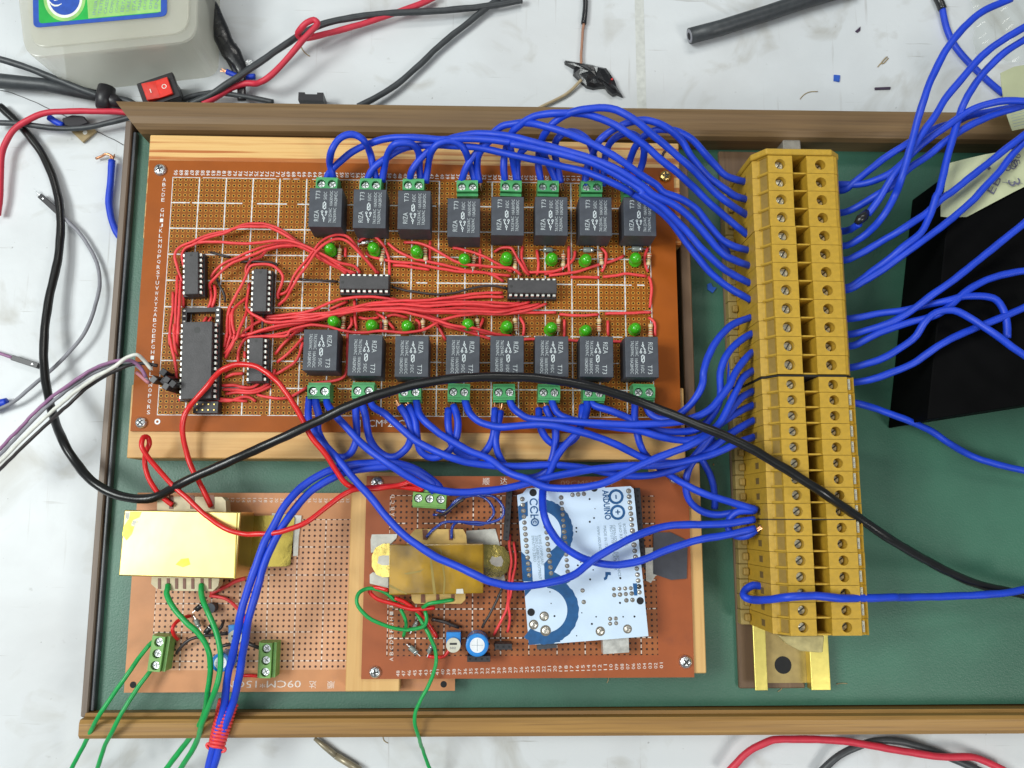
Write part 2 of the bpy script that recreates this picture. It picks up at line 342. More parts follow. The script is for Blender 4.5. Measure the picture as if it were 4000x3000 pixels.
    def build(s, name, m, parent=None, smooth=False, origin=None):
        bm = s.bm
        if origin is not None: bmesh.ops.translate(bm, vec=-Vector(origin), verts=bm.verts[:])
        bmesh.ops.scale(bm, vec=(MM, MM, MM), verts=bm.verts[:])
        bmesh.ops.recalc_face_normals(bm, faces=bm.faces[:]) if not getattr(s, 'keep', 0) else None
        me = bpy.data.meshes.new(name); bm.to_mesh(me); bm.free()
        if smooth: me.polygons.foreach_set('use_smooth', [True] * len(me.polygons))
        me.materials.append(M(m) if isinstance(m, str) else m)
        o = bpy.data.objects.new(name, me); COL.objects.link(o)
        if origin is not None: o.location = Vector(origin) * MM
        if parent: o.parent = parent
        return o
_gl = {}
def glyphs(txt, off=0.0):
    if (txt, off) in _gl: return _gl[(txt, off)]
    cu = bpy.data.curves.new('tmp', 'FONT'); cu.body = txt; cu.resolution_u = 2; cu.offset = off; cu.fill_mode = 'FRONT'
    ob = bpy.data.objects.new('tmp', cu); COL.objects.link(ob)
    dg = bpy.context.evaluated_depsgraph_get(); me = ob.evaluated_get(dg).to_mesh()
    r = ([tuple(v.co) for v in me.vertices], [tuple(p.vertices) for p in me.polygons])
    ob.evaluated_get(dg).to_mesh_clear(); bpy.data.objects.remove(ob); bpy.data.curves.remove(cu)
    _gl[(txt, off)] = r; return r
def tag(o, label, cat, group=None):
    o['label'] = label; o['category'] = cat
    if group: o['group'] = group
    return o
def thing(name, label, cat, loc, rot=0, group=None):
    o = bpy.data.objects.new(name, None); COL.objects.link(o); o.location = Vector(loc) * MM; o.rotation_euler = (0, 0, math.radians(rot)); o.empty_display_size = .005
    return tag(o, label, cat, group)
def struct(o): o['kind'] = 'structure'; return o
def dup(root, loc, rot, label):
    r = root.copy(); COL.objects.link(r); r.location = Vector(loc) * MM; r.rotation_euler = (0, 0, math.radians(rot)); r['label'] = label
    for ch in list(root.children):
        c = ch.copy(); COL.objects.link(c); c.parent = r
        for g in ch.children:
            d = g.copy(); COL.objects.link(d); d.parent = c
    return r
def spline(P, step=2.0):
    out = []; n = len(P)
    for i in range(n - 1):
        p0, p1, p2, p3 = P[max(i - 1, 0)], P[i], P[i + 1], P[min(i + 2, n - 1)]
        k = max(3, int((p2 - p1).length / step))
        for j in range(k):
            t = j / k; t2, t3 = t * t, t * t * t
            out.append(.5 * ((2 * p1) + (-p0 + p2) * t + (2 * p0 - 5 * p1 + 4 * p2 - p3) * t2 + (-p0 + 3 * p1 - 3 * p2 + p3) * t3))
    out.append(P[-1]); return out
def path3(s, z, a=None, b=None):
    q = pts(s); n = len(q); z = z if isinstance(z, (tuple, list)) else (z,)
    zs = []
    for i in range(n):
        f = i / max(1, n - 1) * (len(z) - 1); k = min(int(f), len(z) - 2) if len(z) > 1 else 0
        if len(z) == 1: zs.append(z[0])
        else:
            t = f - k; t = t * t * (3 - 2 * t); zs.append(z[k] * (1 - t) + z[k + 1] * t)
    P = [at(x, y, zz) for (x, y), zz in zip(q, zs)]
    def end(i, code):
        if code == 'L': P[i] = at_x(*q[i], 273.4)
        if code == 'R': P.insert(0, at(q[0][0] - 40, q[0][1] + 2, P[0].z - 4))
    if a: end(0, a)
    if b: end(-1, b)
    return P
ORD = ['leftmost', 'second from the left', 'third from the left', 'fourth from the left', 'fourth from the right', 'third from the right', 'second from the right', 'rightmost']
def wire(s, z, r, m, label, group=None, a=None, b=None, cat='wire', name='wire', tip=None, n=10):
    P = spline(path3(s, z, a, b)); mb = MB()
    j = .10 if r < .9 else .055; ph = [random.uniform(0, 6.28) for _ in range(4)]; d_ = 0
    for i in range(1, len(P) - 1):
        d_ += (P[i] - P[i - 1]).length
        P[i] = P[i] + Vector((math.sin(d_ * .42 + ph[0]) + .6 * math.sin(d_ * .93 + ph[1]), math.sin(d_ * .37 + ph[2]) + .6 * math.sin(d_ * .81 + ph[3]), 0)) * j
    mb.tube(P, [r * (1 + .03 * math.sin(i * .7 + ph[1])) for i in range(len(P))], n)
    if tip is None:
        o = mb.build(name, m, None, True, origin=P[0]); return tag(o, label, cat, group)
    root = thing(name, label, cat, P[0], 0, group)
    mb.bm.verts.ensure_lookup_table()
    bmesh.ops.translate(mb.bm, vec=-P[0], verts=mb.bm.verts[:]); mb.build('insulation', m, root, True)
    for e, s2 in enumerate(tip):
        if not s2: continue
        d = (P[0] - P[1]).normalized() if e == 0 else (P[-1] - P[-2]).normalized(); p = (P[0] if e == 0 else P[-1]) - P[0]
        t = MB()
        for k in range(4):
            off = Vector((random.uniform(-.5, .5), random.uniform(-.5, .5), random.uniform(-.3, .4))) * r * .8
            t.tube([p + off - d * .4, p + off + d * 1.2, p + off * 1.8 + d * (2.4 + random.random())], [.26] * 3, 5)
        t.build('copper_strands', 'copper', root)
    return root

# ================================================================ table
def table_mat():
    m = bpy.data.materials.new('white_table'); m.use_nodes = True; nt = m.node_tree; N = nt.nodes; L = nt.links; b = N['Principled BSDF']
    b.inputs['Roughness'].default_value = .42
    tc = N.new('ShaderNodeTexCoord')
    def noise(s, d, dist=0):
        n = N.new('ShaderNodeTexNoise'); n.inputs['Scale'].default_value = s; n.inputs['Detail'].default_value = d; n.inputs['Distortion'].default_value = dist; L.new(tc.outputs['Object'], n.inputs['Vector']); return n.outputs['Fac']
    cr = N.new('ShaderNodeValToRGB'); e = cr.color_ramp.elements; e[0].position = .30; e[0].color = (.55, .56, .57, 1); e[1].position = .55; e[1].color = (.65, .675, .695, 1)
    L.new(noise(9, 6, .4), cr.inputs[0])
    def over(prev, fac, lo, hi, col, k):
        mr = N.new('ShaderNodeMapRange'); mr.inputs['From Min'].default_value = lo; mr.inputs['From Max'].default_value = hi; mr.inputs['To Max'].default_value = k; L.new(fac, mr.inputs['Value'])
        x = N.new('ShaderNodeMix'); x.data_type = 'RGBA'; L.new(mr.outputs[0], x.inputs[0]); L.new(prev, x.inputs[6]); x.inputs[7].default_value = (*col, 1); return x.outputs[2]
    c = over(cr.outputs[0], noise(22, 8, 1.5), .56, .74, (.36, .34, .29), .6)
    c = over(c, noise(120, 3), .72, .80, (.25, .24, .22), .5)
    c = over(c, noise(420, 2), .74, .80, (.15, .14, .13), .6)
    # scratches: stretched thin noise
    mp = N.new('ShaderNodeMapping'); mp.inputs['Scale'].default_value = (8, 160, 1); mp.inputs['Rotation'].default_value = (0, 0, .6); L.new(tc.outputs['Object'], mp.inputs['Vector'])
    sc = N.new('ShaderNodeTexNoise'); sc.inputs['Scale'].default_value = 3; sc.inputs['Detail'].default_value = 5; L.new(mp.outputs[0], sc.inputs['Vector'])
    c = over(c, sc.outputs['Fac'], .68, .74, (.34, .33, .31), .6)
    mp2 = N.new('ShaderNodeMapping'); mp2.inputs['Scale'].default_value = (140, 6, 1); mp2.inputs['Rotation'].default_value = (0, 0, .35); L.new(tc.outputs['Object'], mp2.inputs['Vector'])
    s2 = N.new('ShaderNodeTexNoise'); s2.inputs['Scale'].default_value = 2.4; s2.inputs['Detail'].default_value = 6; L.new(mp2.outputs[0], s2.inputs['Vector'])
    c = over(c, s2.outputs['Fac'], .66, .74, (.42, .41, .40), .5)
    bw = N.new('ShaderNodeTexNoise'); bw.inputs['Scale'].default_value = 26; bw.inputs['Detail'].default_value = 5; L.new(tc.outputs['Object'], bw.inputs['Vector'])
    bpp = N.new('ShaderNodeBump'); bpp.inputs['Strength'].default_value = .35; bpp.inputs['Distance'].default_value = .002; L.new(bw.outputs['Fac'], bpp.inputs['Height']); L.new(bpp.outputs[0], b.inputs['Normal'])
    L.new(c, b.inputs['Base Color']); MATS['white_table'] = m
table_mat()
struct(MB().box(-900, 1300, -1200, 900, -20, 0).build('table', 'white_table'))
mat('joint_filler', (.56, .57, .54), .5)
struct(MB().box(231.5, 236.5, 40, 900, .02, .12).build('table_joint', 'joint_filler'))

# ================================================================ tray
def vinyl():
    m = mat('green_vinyl', (0.036, 0.130, 0.082), 0.46, var=.24, scale=18, bump=.35, bscale=1300, spec=.7)
    return m
vinyl()
tray = thing('wooden_tray', 'shallow wooden tray with a green vinyl floor lying on the white table', 'tray', (190, -110, 0))
def tp(o): o.location = Vector((-190, 110, 0)) * MM; return o
tp(MB().box(-27.8, 640, -247.2, 32, 12, 19).build('floor_panel', 'green_vinyl', tray))
def rail(name, prof, y0, y1, m): return None
mb = MB()                                                  # top rail, mitred left end, rounded profile
prof = [(26.4, 8), (26.2, 30), (27.2, 33), (29.5, 34.8), (33, 35.4), (38, 35.2), (41, 34), (42.6, 31), (42.8, 8)]
def mitre(y): return -33.5 + (42.6 - y) * .78
ringsA = [mb.bm.verts.new((mitre(y), y, z)) for y, z in prof]; ringsB = [mb.bm.verts.new((640, y + 3.2, z)) for y, z in prof]
mb.bm.faces.new(ringsA); mb.bm.faces.new(ringsB[::-1])
for i in range(len(prof)): j = (i + 1) % len(prof); mb.bm.faces.new((ringsA[i], ringsA[j], ringsB[j], ringsB[i]))
tp(mb.build('rail', 'rail_wood', tray, False))
mb = MB(); prof = [(-247.2, 6), (-247.2, 24.5), (-248.6, 25.2), (-249, 29.4), (-250.5, 30.3), (-255.5, 30.2), (-257.2, 28.6), (-257.4, 6)]
A = [mb.bm.verts.new((-28.8, y, z)) for y, z in prof]; B = [mb.bm.verts.new((640, y - 1.5, z)) for y, z in prof]
mb.bm.faces.new(A); mb.bm.faces.new(B[::-1])
for i in range(len(prof)): j = (i + 1) % len(prof); mb.bm.faces.new((A[i], A[j], B[j], B[i]))
tp(mb.build('rail', 'rail_wood_light', tray))
tp(MB().box(-31.3, -28.1, -249.2, 36, 6, 24).bevel(.5).build('rail', 'rail_wood_side', tray))
tp(MB().box(-28.0, -26.2, -247, 31, 12, 22.4).bevel(.6, 2).build('edge_strip', 'gasket', tray))

# ---------------------------------------------------------------- wood under the boards
def solid(name, label, cat, m, x0, x1, y0, y1, z0, z1, bev=.4):
    c = ((x0 + x1) / 2, (y0 + y1) / 2, z0)
    mb = MB().box(x0, x1, y0, y1, z0, z1)
    if bev: mb.bevel(bev)
    return tag(mb.build(name, m, None, origin=c), label, cat)
solid('pine_plank', 'streaky orange pine plank showing above the upper circuit board', 'plank', 'pine_streaky', -12.7, 244.2, -30, 22, 19, 38.4)
solid('pine_plank', 'pale pine plank showing below the upper circuit board', 'plank', 'pine_plain', -13.0, 243, -133.8, -100, 19, 38.4)
solid('dark_plank', 'dull brown wood strip along the right edge of the upper circuit board', 'plank', 'dark_wood', 244.6, 249.5, -128, 16, 19, 34)
solid('wood_batten', 'brown wooden batten under the yellow metal rail', 'batten', 'dark_wood', 269, 300, -239, 26, 19, 21.5)
solid('wood_block', 'upright pine block between the two lower circuit boards', 'block', 'pine_upright', 88.3, 112.3, -236.8, -139.5, 27.05, 34.4)
solid('wood_block', 'narrow pine block right of the lower right circuit board', 'block', 'pine_upright', 229, 250.4, -229.8, -135, 19, 34.4)

# ================================================================ circuit boards
HB = (.012, .004, .002)
perfboard('board_brown', (0.33, 0.080, 0.007), (0.27, 0.080, 0.007), (0.020, 0.006, 0.002), (0.55, 0.26, 0.04), (.70, .72, .72), 0, 0, 90, 45, .19, .33, .105, 0.0, 1)
def board(label, m, x0, x1, y0, y1, zt, holes=()):
    root = thing('circuit_board', label, 'circuit board', (x0, y1, zt - 1.6))
    b = MB().box(x0, x1, y0, y1, zt - 1.6, zt).build('sheet', m, root); b.location = Vector((-x0, -y1, -(zt - 1.6))) * MM
    return root, Vector((-x0, -y1, -(zt - 1.6))) * MM
root, off = board('large brown perforated board carrying two rows of black relays', 'board_brown', -11.5, 240.9, -121.7, 8.3, 40)
def child(mb, name, m, root, off): o = mb.build(name, m, root); o.location = off; return o
mb = MB(); Z = 40.04
for k in range(90):
    n = 90 - k; mb.text('%02d' % n, (k + .5) * 2.54 - .85, 3.5, -90, 2.5, 1.75, Z)
child(mb, 'column_numbers', 'white_ink', root, off); mb = MB()
L1 = 'ABCDEFGHIJKLMNOPQRSTUVWXYZ' + 'ABCDEFGHIJKLMNOPQRS'
for k, ch in enumerate(L1):
    if k in (5,): continue
    mb.text(ch, -4.6 + .0 * k, -(k + .5) * 2.54 - .9, 0, 1.5, 1.75, Z)
child(mb, 'row_letters', 'white_ink', root, off); mb = MB()
a = at(1405, 1667, 40); mb.text('15CM*25CM', a.x, a.y, 0, 24, 3.4, Z)
child(mb, 'size_marking', 'white_ink', root, off); mb = MB()
a = at(615, 1647, 40); mb.ring(a.x, a.y, Z, .6, 1.3)
child(mb, 'corner_ring', 'white_ink', root, off)
# lower left and lower right boards
perfboard('board_tan', (0.36, 0.13, 0.035), (0.42, 0.17, 0.06), (0.05, 0.015, 0.01), (0.30, 0.12, 0.05), (.68, .52, .42), 0, 0, 55, 27, .17, .20, .085, 0.5, 1, True)
MATS.pop('board_tan')
perfboard('board_tan', (0.54, 0.235, 0.095), (0.62, 0.32, 0.17), (0.05, 0.015, 0.01), (0.36, 0.15, 0.06), (.75, .62, .52), -0.2, -161.2, 55, 26.5, .19, .22, .085, 0.5, 1, True)
perfboard('board_russet', (0.33, 0.078, 0.018), (0.33, 0.10, 0.026), (0.03, 0.008, 0.005), (0.24, 0.07, 0.02), (.75, .66, .58), 106.4, -150.3, 48, 28, .19, .22, .085, 0.5, 1, True)
root, off = board('light tan perforated board in the lower left corner of the tray', 'board_tan', -11.5, 136.7, -238.1, -149.1, 27)
mb = MB(); Z = 27.04
for k in range(34):
    mb.text('%d' % k, 0.2 + k * 2.54 + .9, -151.5, -90, 2.0 if k > 9 else 1.0, 1.5, Z)
child(mb, 'column_numbers', 'faint_ink', root, off); mb = MB()
mb.text('09CM*15CM', at(1176, 2656, 27).x, at(1176, 2658, 27).y, 180, 34, 3.2, Z)
child(mb, 'size_marking', 'faint_ink', root, off); mb = MB()
a = at(1236, 2660, 27); mb.text('达', a.x, a.y, 180, 3.2, 3.2, Z); a = at(1307, 2660, 27); mb.text('顺', a.x, a.y, 180, 3.2, 3.2, Z)
child(mb, 'printed_lettering', 'faint_ink', root, off)
mb = MB()
for px, py in ((520, 2675), (1733, 2673)):
    a = at(px, py, 27); mb.cyl(a.x, a.y, 26.9, 27.06, 1.45)
child(mb, 'mounting_hole', 'dark_hole', root, off)
root, off = board('reddish perforated board at the lower centre carrying the white blue-printed module', 'board_russet', 95.4, 244.4, -231.2, -141.5, 36)
mb = MB(); Z = 36.04
for k in range(48):
    n = 48 - k; a = at(1561 + (2590 - 1561) * k / 47, 2637 + (2605 - 2637) * k / 47, 36); mb.text('%02d' % n, a.x, a.y - 0.6, 90, 2.5, 1.5, Z)
child(mb, 'column_numbers', 'faint_ink', root, off); mb = MB()
for k, ch in enumerate('ABCDEFGHIJ'):
    a = at(1536, 2582 + (2380 - 2582) * k / 9.0, 36); mb.text(ch, a.x, a.y, 90, 1.5, 1.6, Z)
child(mb, 'row_letters', 'faint_ink', root, off); mb = MB()
for k, ch in enumerate('YZABCD'):
    a = at(1541, 2040 + (1930 - 2040) * (k - 1) / 4.6, 36); mb.text(ch, a.x, a.y, 90, 1.5, 1.6, Z)
child(mb, 'row_letters', 'faint_ink', root, off); mb = MB()
a = at(1885, 1895, 36); mb.text('顺', a.x, a.y, 0, 3.2, 3.3, Z); a = at(1954, 1893, 36); mb.text('达', a.x, a.y, 0, 3.2, 3.3, Z)
child(mb, 'maker_marking', 'faint_ink', root, off); mb = MB()
a = at(2190, 1898, 36); mb.text('09CM*15CM', a.x, a.y, 0, 24, 2.6, Z)
child(mb, 'size_marking', 'dim_ink', root, off)

# ---------------------------------------------------------------- board screws
def screw_proto(px, py, z, m, label, r=3.0, rot=20):
    a = at(px, py, z + 1.5); t = thing('screw', label, 'screw', (a.x, a.y, z), rot, 'screws holding the boards')
    mb = MB()
    prof = [(r, 0), (r * .98, .7), (r * .8, 1.5), (r * .5, 2.0), (r * .2, 2.2)]
    for (r0, z0), (r1, z1) in zip(prof, prof[1:]): mb.cyl(0, 0, z0, z1, r0, r1, 24)
    mb.build('head', m, t)
    mb = MB().box(-r * .55, r * .55, -r * .12, r * .12, 2.05, 2.26); mb.box(-r * .12, r * .12, -r * .55, r * .55, 2.06, 2.27); mb.build('cross_recess', 'dark_slot', t)
screw_proto(623, 660, 40, 'steel', 'silver cross-head screw in the top left corner of the large board')
screw_proto(548, 1650, 40, 'steel', 'silver cross-head screw in the bottom left corner of the large board', 2.7, 50)
screw_proto(2600, 685, 40, 'brass_screw', 'brass cross-head screw in the top right corner of the large board', 3.0, 5)
screw_proto(1472, 1885, 36, 'steel', 'silver screw in the top left corner of the reddish board, beside the red wire', 3.0, 35)
screw_proto(1464, 2627, 36, 'steel', 'silver screw in the bottom left corner of the reddish board', 2.7, 10)
screw_proto(2680, 2587, 36, 'steel', 'silver screw in the bottom right corner of the reddish board', 3.0, 40)
screw_proto(2638, 1868, 36, 'steel', 'silver screw in the top right corner of the reddish board under blue wires', 2.8, 0)

# ================================================================ relays
def make_relay(label, loc):
    t = thing('relay', label, 'relay', loc, 0, 'black relays on the large board')
    MB().box(-7.5, 7.5, -9.3, 9.3, 1.2, 16).bevel(.25, 2).build('case', 'relay_plastic', t)
    MB().box(-7.2, 7.2, -9.0, 9.0, 0.2, 1.2).build('base', 'socket_plastic', t)
    mb = MB(); z = 16.03
    X = lambda x: (x - 1080) / 560 * 15
    Y = lambda y: -(y - 952) / 675 * 18.6
    def tx(s, xb, y0, y1, h): mb.text(s, X(xb), Y(y0), 90, Y(y1) - Y(y0), h / 560 * 15, z, off=-0.012)
    tx('RIZA', 970, 1192, 1003, 76); tx('T73', 984, 815, 665, 74); tx('5VDC', 1100, 815, 680, 54)
    tx('7A125VAC', 1190, 1215, 960, 50); tx('10A30VDC', 1200, 922, 662, 50); tx('7A250VAC', 1265, 1215, 960, 50); tx('10A28VDC', 1277, 925, 670, 50)
    lw = .34
    def ln(*p):
        for (a, b), (c, d) in zip(p, p[1:]): mb.bar(X(a), Y(b), X(c), Y(d), lw, z, 0)
    for cx, cy in ((1027, 1025), (1096, 1030), (1060, 1140)): mb.ring(X(cx), Y(cy), z, .26, .56, n=14, h=0)
    ln((1060, 1200), (1060, 1158)); ln((1060, 1122), (1030, 1085)); ln((1027, 1045), (1025, 1080), (1050, 1085)); ln((1096, 1048), (1096, 1082), (1075, 1090))
    ln((1040, 872), (1086, 872), (1086, 970), (1040, 970), (1040, 872)); ln((1040, 960), (1086, 882)); ln((1063, 972), (1063, 990)); ln((1063, 870), (1063, 845))
    mb.build('printed_marking', 'relay_ink', t)
    return t
RU = [(1271, 810), (1444, 815), (1617.6, 819.5), (1811.5, 850), (1983, 843.5), (2154.5, 844), (2327, 845), (2499.6, 846)]
RL = [(1250.5, 1367), (1426, 1388), (1608.5, 1392), (1808, 1391), (1981, 1391.5), (2156, 1392), (2331, 1393), (2507.5, 1394)]
relay = None
for row, lst in (('upper', RU), ('lower', RL)):
    for i, (px, py) in enumerate(lst):
        a = at(px, py, 56); loc = (a.x, a.y, 40); lab = 'black relay with white print, %s of the %s row' % (ORD[i], row)
        if relay is None: relay = make_relay(lab, loc)
        else: relay_i = dup(relay, loc, 0 if row == 'upper' else 180 + random.uniform(-.6, .6), lab)

# ================================================================ small green screw terminals
def make_term(n, label, loc, rot, m, grp):
    t = thing('screw_terminal', label, 'terminal block', loc, rot, grp)
    mb = MB(); w2 = n * 2.5
    mb.box(-w2, w2, -4.0, 4.2, 0, 6.4); mb.prism_y([(0, 0)] * 0 or [(-w2, 6.4), (w2, 6.4), (w2, 8), (-w2, 8)], 2.9, 4.2)
    mb.box(-w2 + .01, w2 - .01, -3.3, -2.4, 6.4, 9.0)
    for k in range(n):
        x0 = -w2 + 5 * k; mb.holed(x0, x0 + 5, -2.4, 2.6, 10, 6.7, x0 + 2.5, .1, 1.95)
    mb.build('housing', m, t)
    for k in range(n):
        x = -w2 + 5 * k + 2.5; s = MB().cyl(x, .1, 6.75, 8.3, 1.75, 1.6, 18).build('screw', 'steel', t)
        c = math.radians(random.uniform(0, 90)); q = MB()
        q.bar(x - 1.2 * math.cos(c), .1 - 1.2 * math.sin(c), x + 1.2 * math.cos(c), .1 + 1.2 * math.sin(c), .5, 8.32); q.bar(x + 1.2 * math.sin(c), .1 - 1.2 * math.cos(c), x - 1.2 * math.sin(c), .1 + 1.2 * math.cos(c), .5, 8.35)
        q.build('screw_slot', 'soft_slot', s)
        e = MB(); e.box(x - 1.5, x + 1.5, -4.05, -3.98, 1.2, 5.2); e.build('wire_entry', 'dark_hole', t)
    return t
TU = [(1277, 719), (1448, 723), (1615, 724), (1825.5, 730), (1996, 730), (2141, 731), (2311, 732), (2477, 733)]
TL = [(1245.5, 1529), (1418.5, 1528), (1601, 1533), (1792, 1533), (1969, 1534), (2144.6, 1535), (2320, 1537), (2515, 1534)]
g = 'green two-way screw terminals on the large board'; term = None
for row, lst in (('upper', TU), ('lower', TL)):
    for i, (px, py) in enumerate(lst):
        a = at(px, py, 49); loc = (a.x, a.y, 40); lab = 'green two-screw terminal, %s along the %s edge of the large board' % (ORD[i], row)
        rot = (180 if row == 'upper' else 0) + random.uniform(-1.5, 1.5)
        if term is None: term = make_term(2, lab, loc, rot, 'green_plastic', g)
        else: dup(term, loc, rot, lab)
def term3(pa, pb, zb, label, m):
    a = at(*pa, zb + 9); b = at(*pb, zb + 9); c = (a + b) / 2; rot = math.degrees(math.atan2(b.y - a.y, b.x - a.x))
    return make_term(3, label, (c.x, c.y, zb), rot, m, 'green three-way screw terminals on the lower boards')
term3((622, 2505), (607, 2601), 27, 'olive three-screw terminal with two green wires, lower left corner of the tan board', 'olive_plastic')
term3((1041, 2532), (1036, 2626), 27, 'olive three-screw terminal at the middle bottom of the tan board', 'olive_plastic')
term3((1634, 1947), (1722, 1952), 36, 'green three-screw terminal at the top of the reddish board', 'olive_plastic')

# ================================================================ LEDs
def make_led(label, loc):
    t = thing('led', label, 'led', loc, 0, 'green indicator lamps on the large board')
    mb = MB(); prof = [(3.0, .6), (3.0, 1.7), (2.8, 1.75), (2.8, 5.4), (2.65, 6.4), (2.25, 7.3), (1.6, 7.95), (.8, 8.3), (.02, 8.4)]; n = 20
    rs = [[mb.bm.verts.new((r * math.cos(2 * math.pi * k / n), r * math.sin(2 * math.pi * k / n), z)) for k in range(n)] for r, z in prof]
    for i in range(len(rs) - 1):
        for k in range(n): mb.bm.faces.new((rs[i][k], rs[i][(k + 1) % n], rs[i + 1][(k + 1) % n], rs[i + 1][k]))
    mb.bm.faces.new(rs[0][::-1]); mb.build('lens', 'led_green', t, True)
    for x in (-1.27, 1.27): MB().box(x - .25, x + .25, -.25, .25, -.2, 1.2).build('lead', 'steel', t)
    return t
LU = pts('t11 625,475 1015,470 1388,500 1805,560 2165,555 | t21 350,548 645,562 1087,560'); LD = pts('t11 668,1108 992,1140 1308,1150 1832,1128 2168,1150 | t21 338,1165 650,1175 1084,1160')
led = None
for row, lst in (('upper', LU), ('lower', LD)):
    for i, (px, py) in enumerate(lst):
        a = at(px, py, 48); lab = 'round green led, %s of the %s row beside the relays' % (ORD[i], row)
        if led is None: led = make_led(lab, (a.x, a.y, 40)); q = led
        else: q = dup(led, (a.x, a.y, 40), random.uniform(0, 180), lab)
        q.rotation_euler[0] = random.uniform(-.12, .05); q.rotation_euler[1] = random.uniform(-.12, .08)
# ================================================================ resistors
def make_res(label, loc):
    t = thing('resistor', label, 'resistor', loc, 0, 'striped resistors beside the green leds')
    P = [Vector((0, y, 0)) for y in (-3.2, -3.0, -2.4, -1.9, -1.3, 1.3, 1.9, 2.4, 3.0, 3.2)]; R = [.3, .9, 1.15, 1.12, .92, .92, 1.12, 1.15, .9, .3]
    MB().tube(P, R, 12).build('body', 'resistor_tan', t, True)
    for y, m in ((-2.1, 'band_red'), (-.9, 'band_red'), (0.1, 'band_brown'), (1.2, 'band_gold')):
        r = 1.19 if abs(y) > 1.8 else .97
        MB().tube([Vector((0, y - .22, 0)), Vector((0, y + .22, 0))], [r, r], 12).build('band', m, t, True)
    MB().tube([Vector((0, -5.0, -2.6)), Vector((0, -4.6, -.2)), Vector((0, -3, 0))], [.27] * 3, 6).build('lead', 'steel', t)
    MB().tube([Vector((0, 5.0, -2.6)), Vector((0, 4.6, -.2)), Vector((0, 3, 0))], [.27] * 3, 6).build('lead', 'steel', t)
    return t
RS = pts('t11 722,540 1092,550 1463,540 1880,605 | t21 28,615 442,590 770,575 1183,580'); RD = pts('t11 755,1130 1122,1160 1446,1160 1915,1150 | t21 30,1145 400,1150 752,1150 1197,1195')
res = None
for row, lst in (('upper', RS), ('lower', RD)):
    for i, (px, py) in enumerate(lst):
        a = at(px, py, 42.6); lab = 'striped tan resistor, %s in the %s row of leds' % (ORD[i], row)
        if res is None: res = make_res(lab, (a.x, a.y, 42.6))
        else: dup(res, (a.x, a.y, 42.6), random.uniform(-8, 8) + (180 if row == 'upper' else 0), lab)
# ================================================================ DIP chips
def pin_mesh():
    mb = MB(); mb.box(-.62, .62, -.45, .45, 5.0, 7.0)
    o = mb.build('pin', 'pin_metal'); me = o.data; bpy.data.objects.remove(o); return me
PINM = pin_mesh()
def dip(n, label, px, py, rot, row=7.62, wid=6.3, ztop=48.4, free=0, name='chip', cat='chip'):
    a = at(px, py, ztop); t = thing(name, label, cat, (a.x, a.y, 40), rot, 'black socketed chips on the large board')
    L2 = n * 1.27; F = free * 2.54; h = ztop - 40
    mb = MB(); mb.box(-L2 - F, L2, -row / 2 - 1.1, -row / 2 + 1.1, .2, 4.4); mb.box(-L2 - F, L2, row / 2 - 1.1, row / 2 + 1.1, .2, 4.4)
    mb.box(-L2 - F, -L2 - F + 2, -row / 2 + 1.1, row / 2 - 1.1, .2, 4.3); mb.box(L2 - 1.6, L2, -row / 2 + 1.1, row / 2 - 1.1, .2, 4.3)
    mb.build('socket', 'socket_plastic', t)
    b = MB().box(-L2 + .1, L2 - .1, -wid / 2, wid / 2, 4.7, h).bevel(.22).build('body', 'chip_plastic', t)
    MB().cyl(-L2 + 1.6 if not free else -L2 + 4, 0, h + .0, h + .03, .75 if not free else 1.4).build('index_mark', 'dark_slot', b)
    for k in range(n):
        for s in (-1, 1):
            o = bpy.data.objects.new('pin', PINM); COL.objects.link(o); o.parent = t; o.location = Vector((-L2 + 1.27 + 2.54 * k, s * (row / 2 - .05), 0)) * MM
    for k in range(free):
        for s in (-1, 1):
            MB().box(-L2 - F + 1.27 + 2.54 * k - .4, -L2 - F + 1.27 + 2.54 * k + .4, s * row / 2 - .5, s * row / 2 + .5, 4.3, 4.6).build('contact', 'pin_metal', t)
    return t
dip(8, 'black socketed chip at the upper left corner of the large board', 747, 1066, 93.2 + 180)
dip(8, 'black socketed chip in the middle of the left half, silver pins on both sides', 1015, 1133, 90.9 + 180)
dip(8, 'black socketed chip below another, right of the large wide chip', 999, 1404, 91.5 + 180)
dip(9, 'black socketed chip lying crosswise under the second upper relay', 1422, 1103, 0)
dip(9, 'black socketed chip lying crosswise between the middle relays', 2080, 1119, 0)
dip(14, 'large wide black chip in an oversized socket at the left of the large board', 768, 1406, -87.9, 15.24, 13.4, 49.2, 3, 'large_chip')
# header at the bottom left of the big board
a = at(802, 1590, 46); t = thing('pin_header', 'small black two-row pin header with gold tips below the large chip', 'connector', (a.x, a.y, 40), 0)
MB().box(-5.6, 5.6, -2.8, 2.8, 0, 5.5).bevel(.2).build('housing', 'socket_plastic', t)
for k in range(4):
    for s in (-1, 1): MB().box(-4.1 + 2.54 * k, -3.5 + 2.54 * k, s * 1.27 - .3, s * 1.27 + .3, 5.5, 5.9).build('pin', 'gold_pin', t)
# plug bundle
a = at(640, 1478, 54); t = thing('plug_connector', 'cluster of black jumper plugs with white and purple wires on the left board edge', 'connector', (a.x, a.y, 40), -35)
for i in range(3):
    for j in range(2):
        o = MB().box(-4.6 + 3.0 * i, -1.9 + 3.0 * i, -3.6 + 3.4 * j, -.6 + 3.4 * j, .2, 13 + random.uniform(-1, 1)).bevel(.2).build('plug_housing', 'switch_black', t)
        o.rotation_euler = (random.uniform(-.1, .1), random.uniform(-.05, .15), random.uniform(-.1, .1))
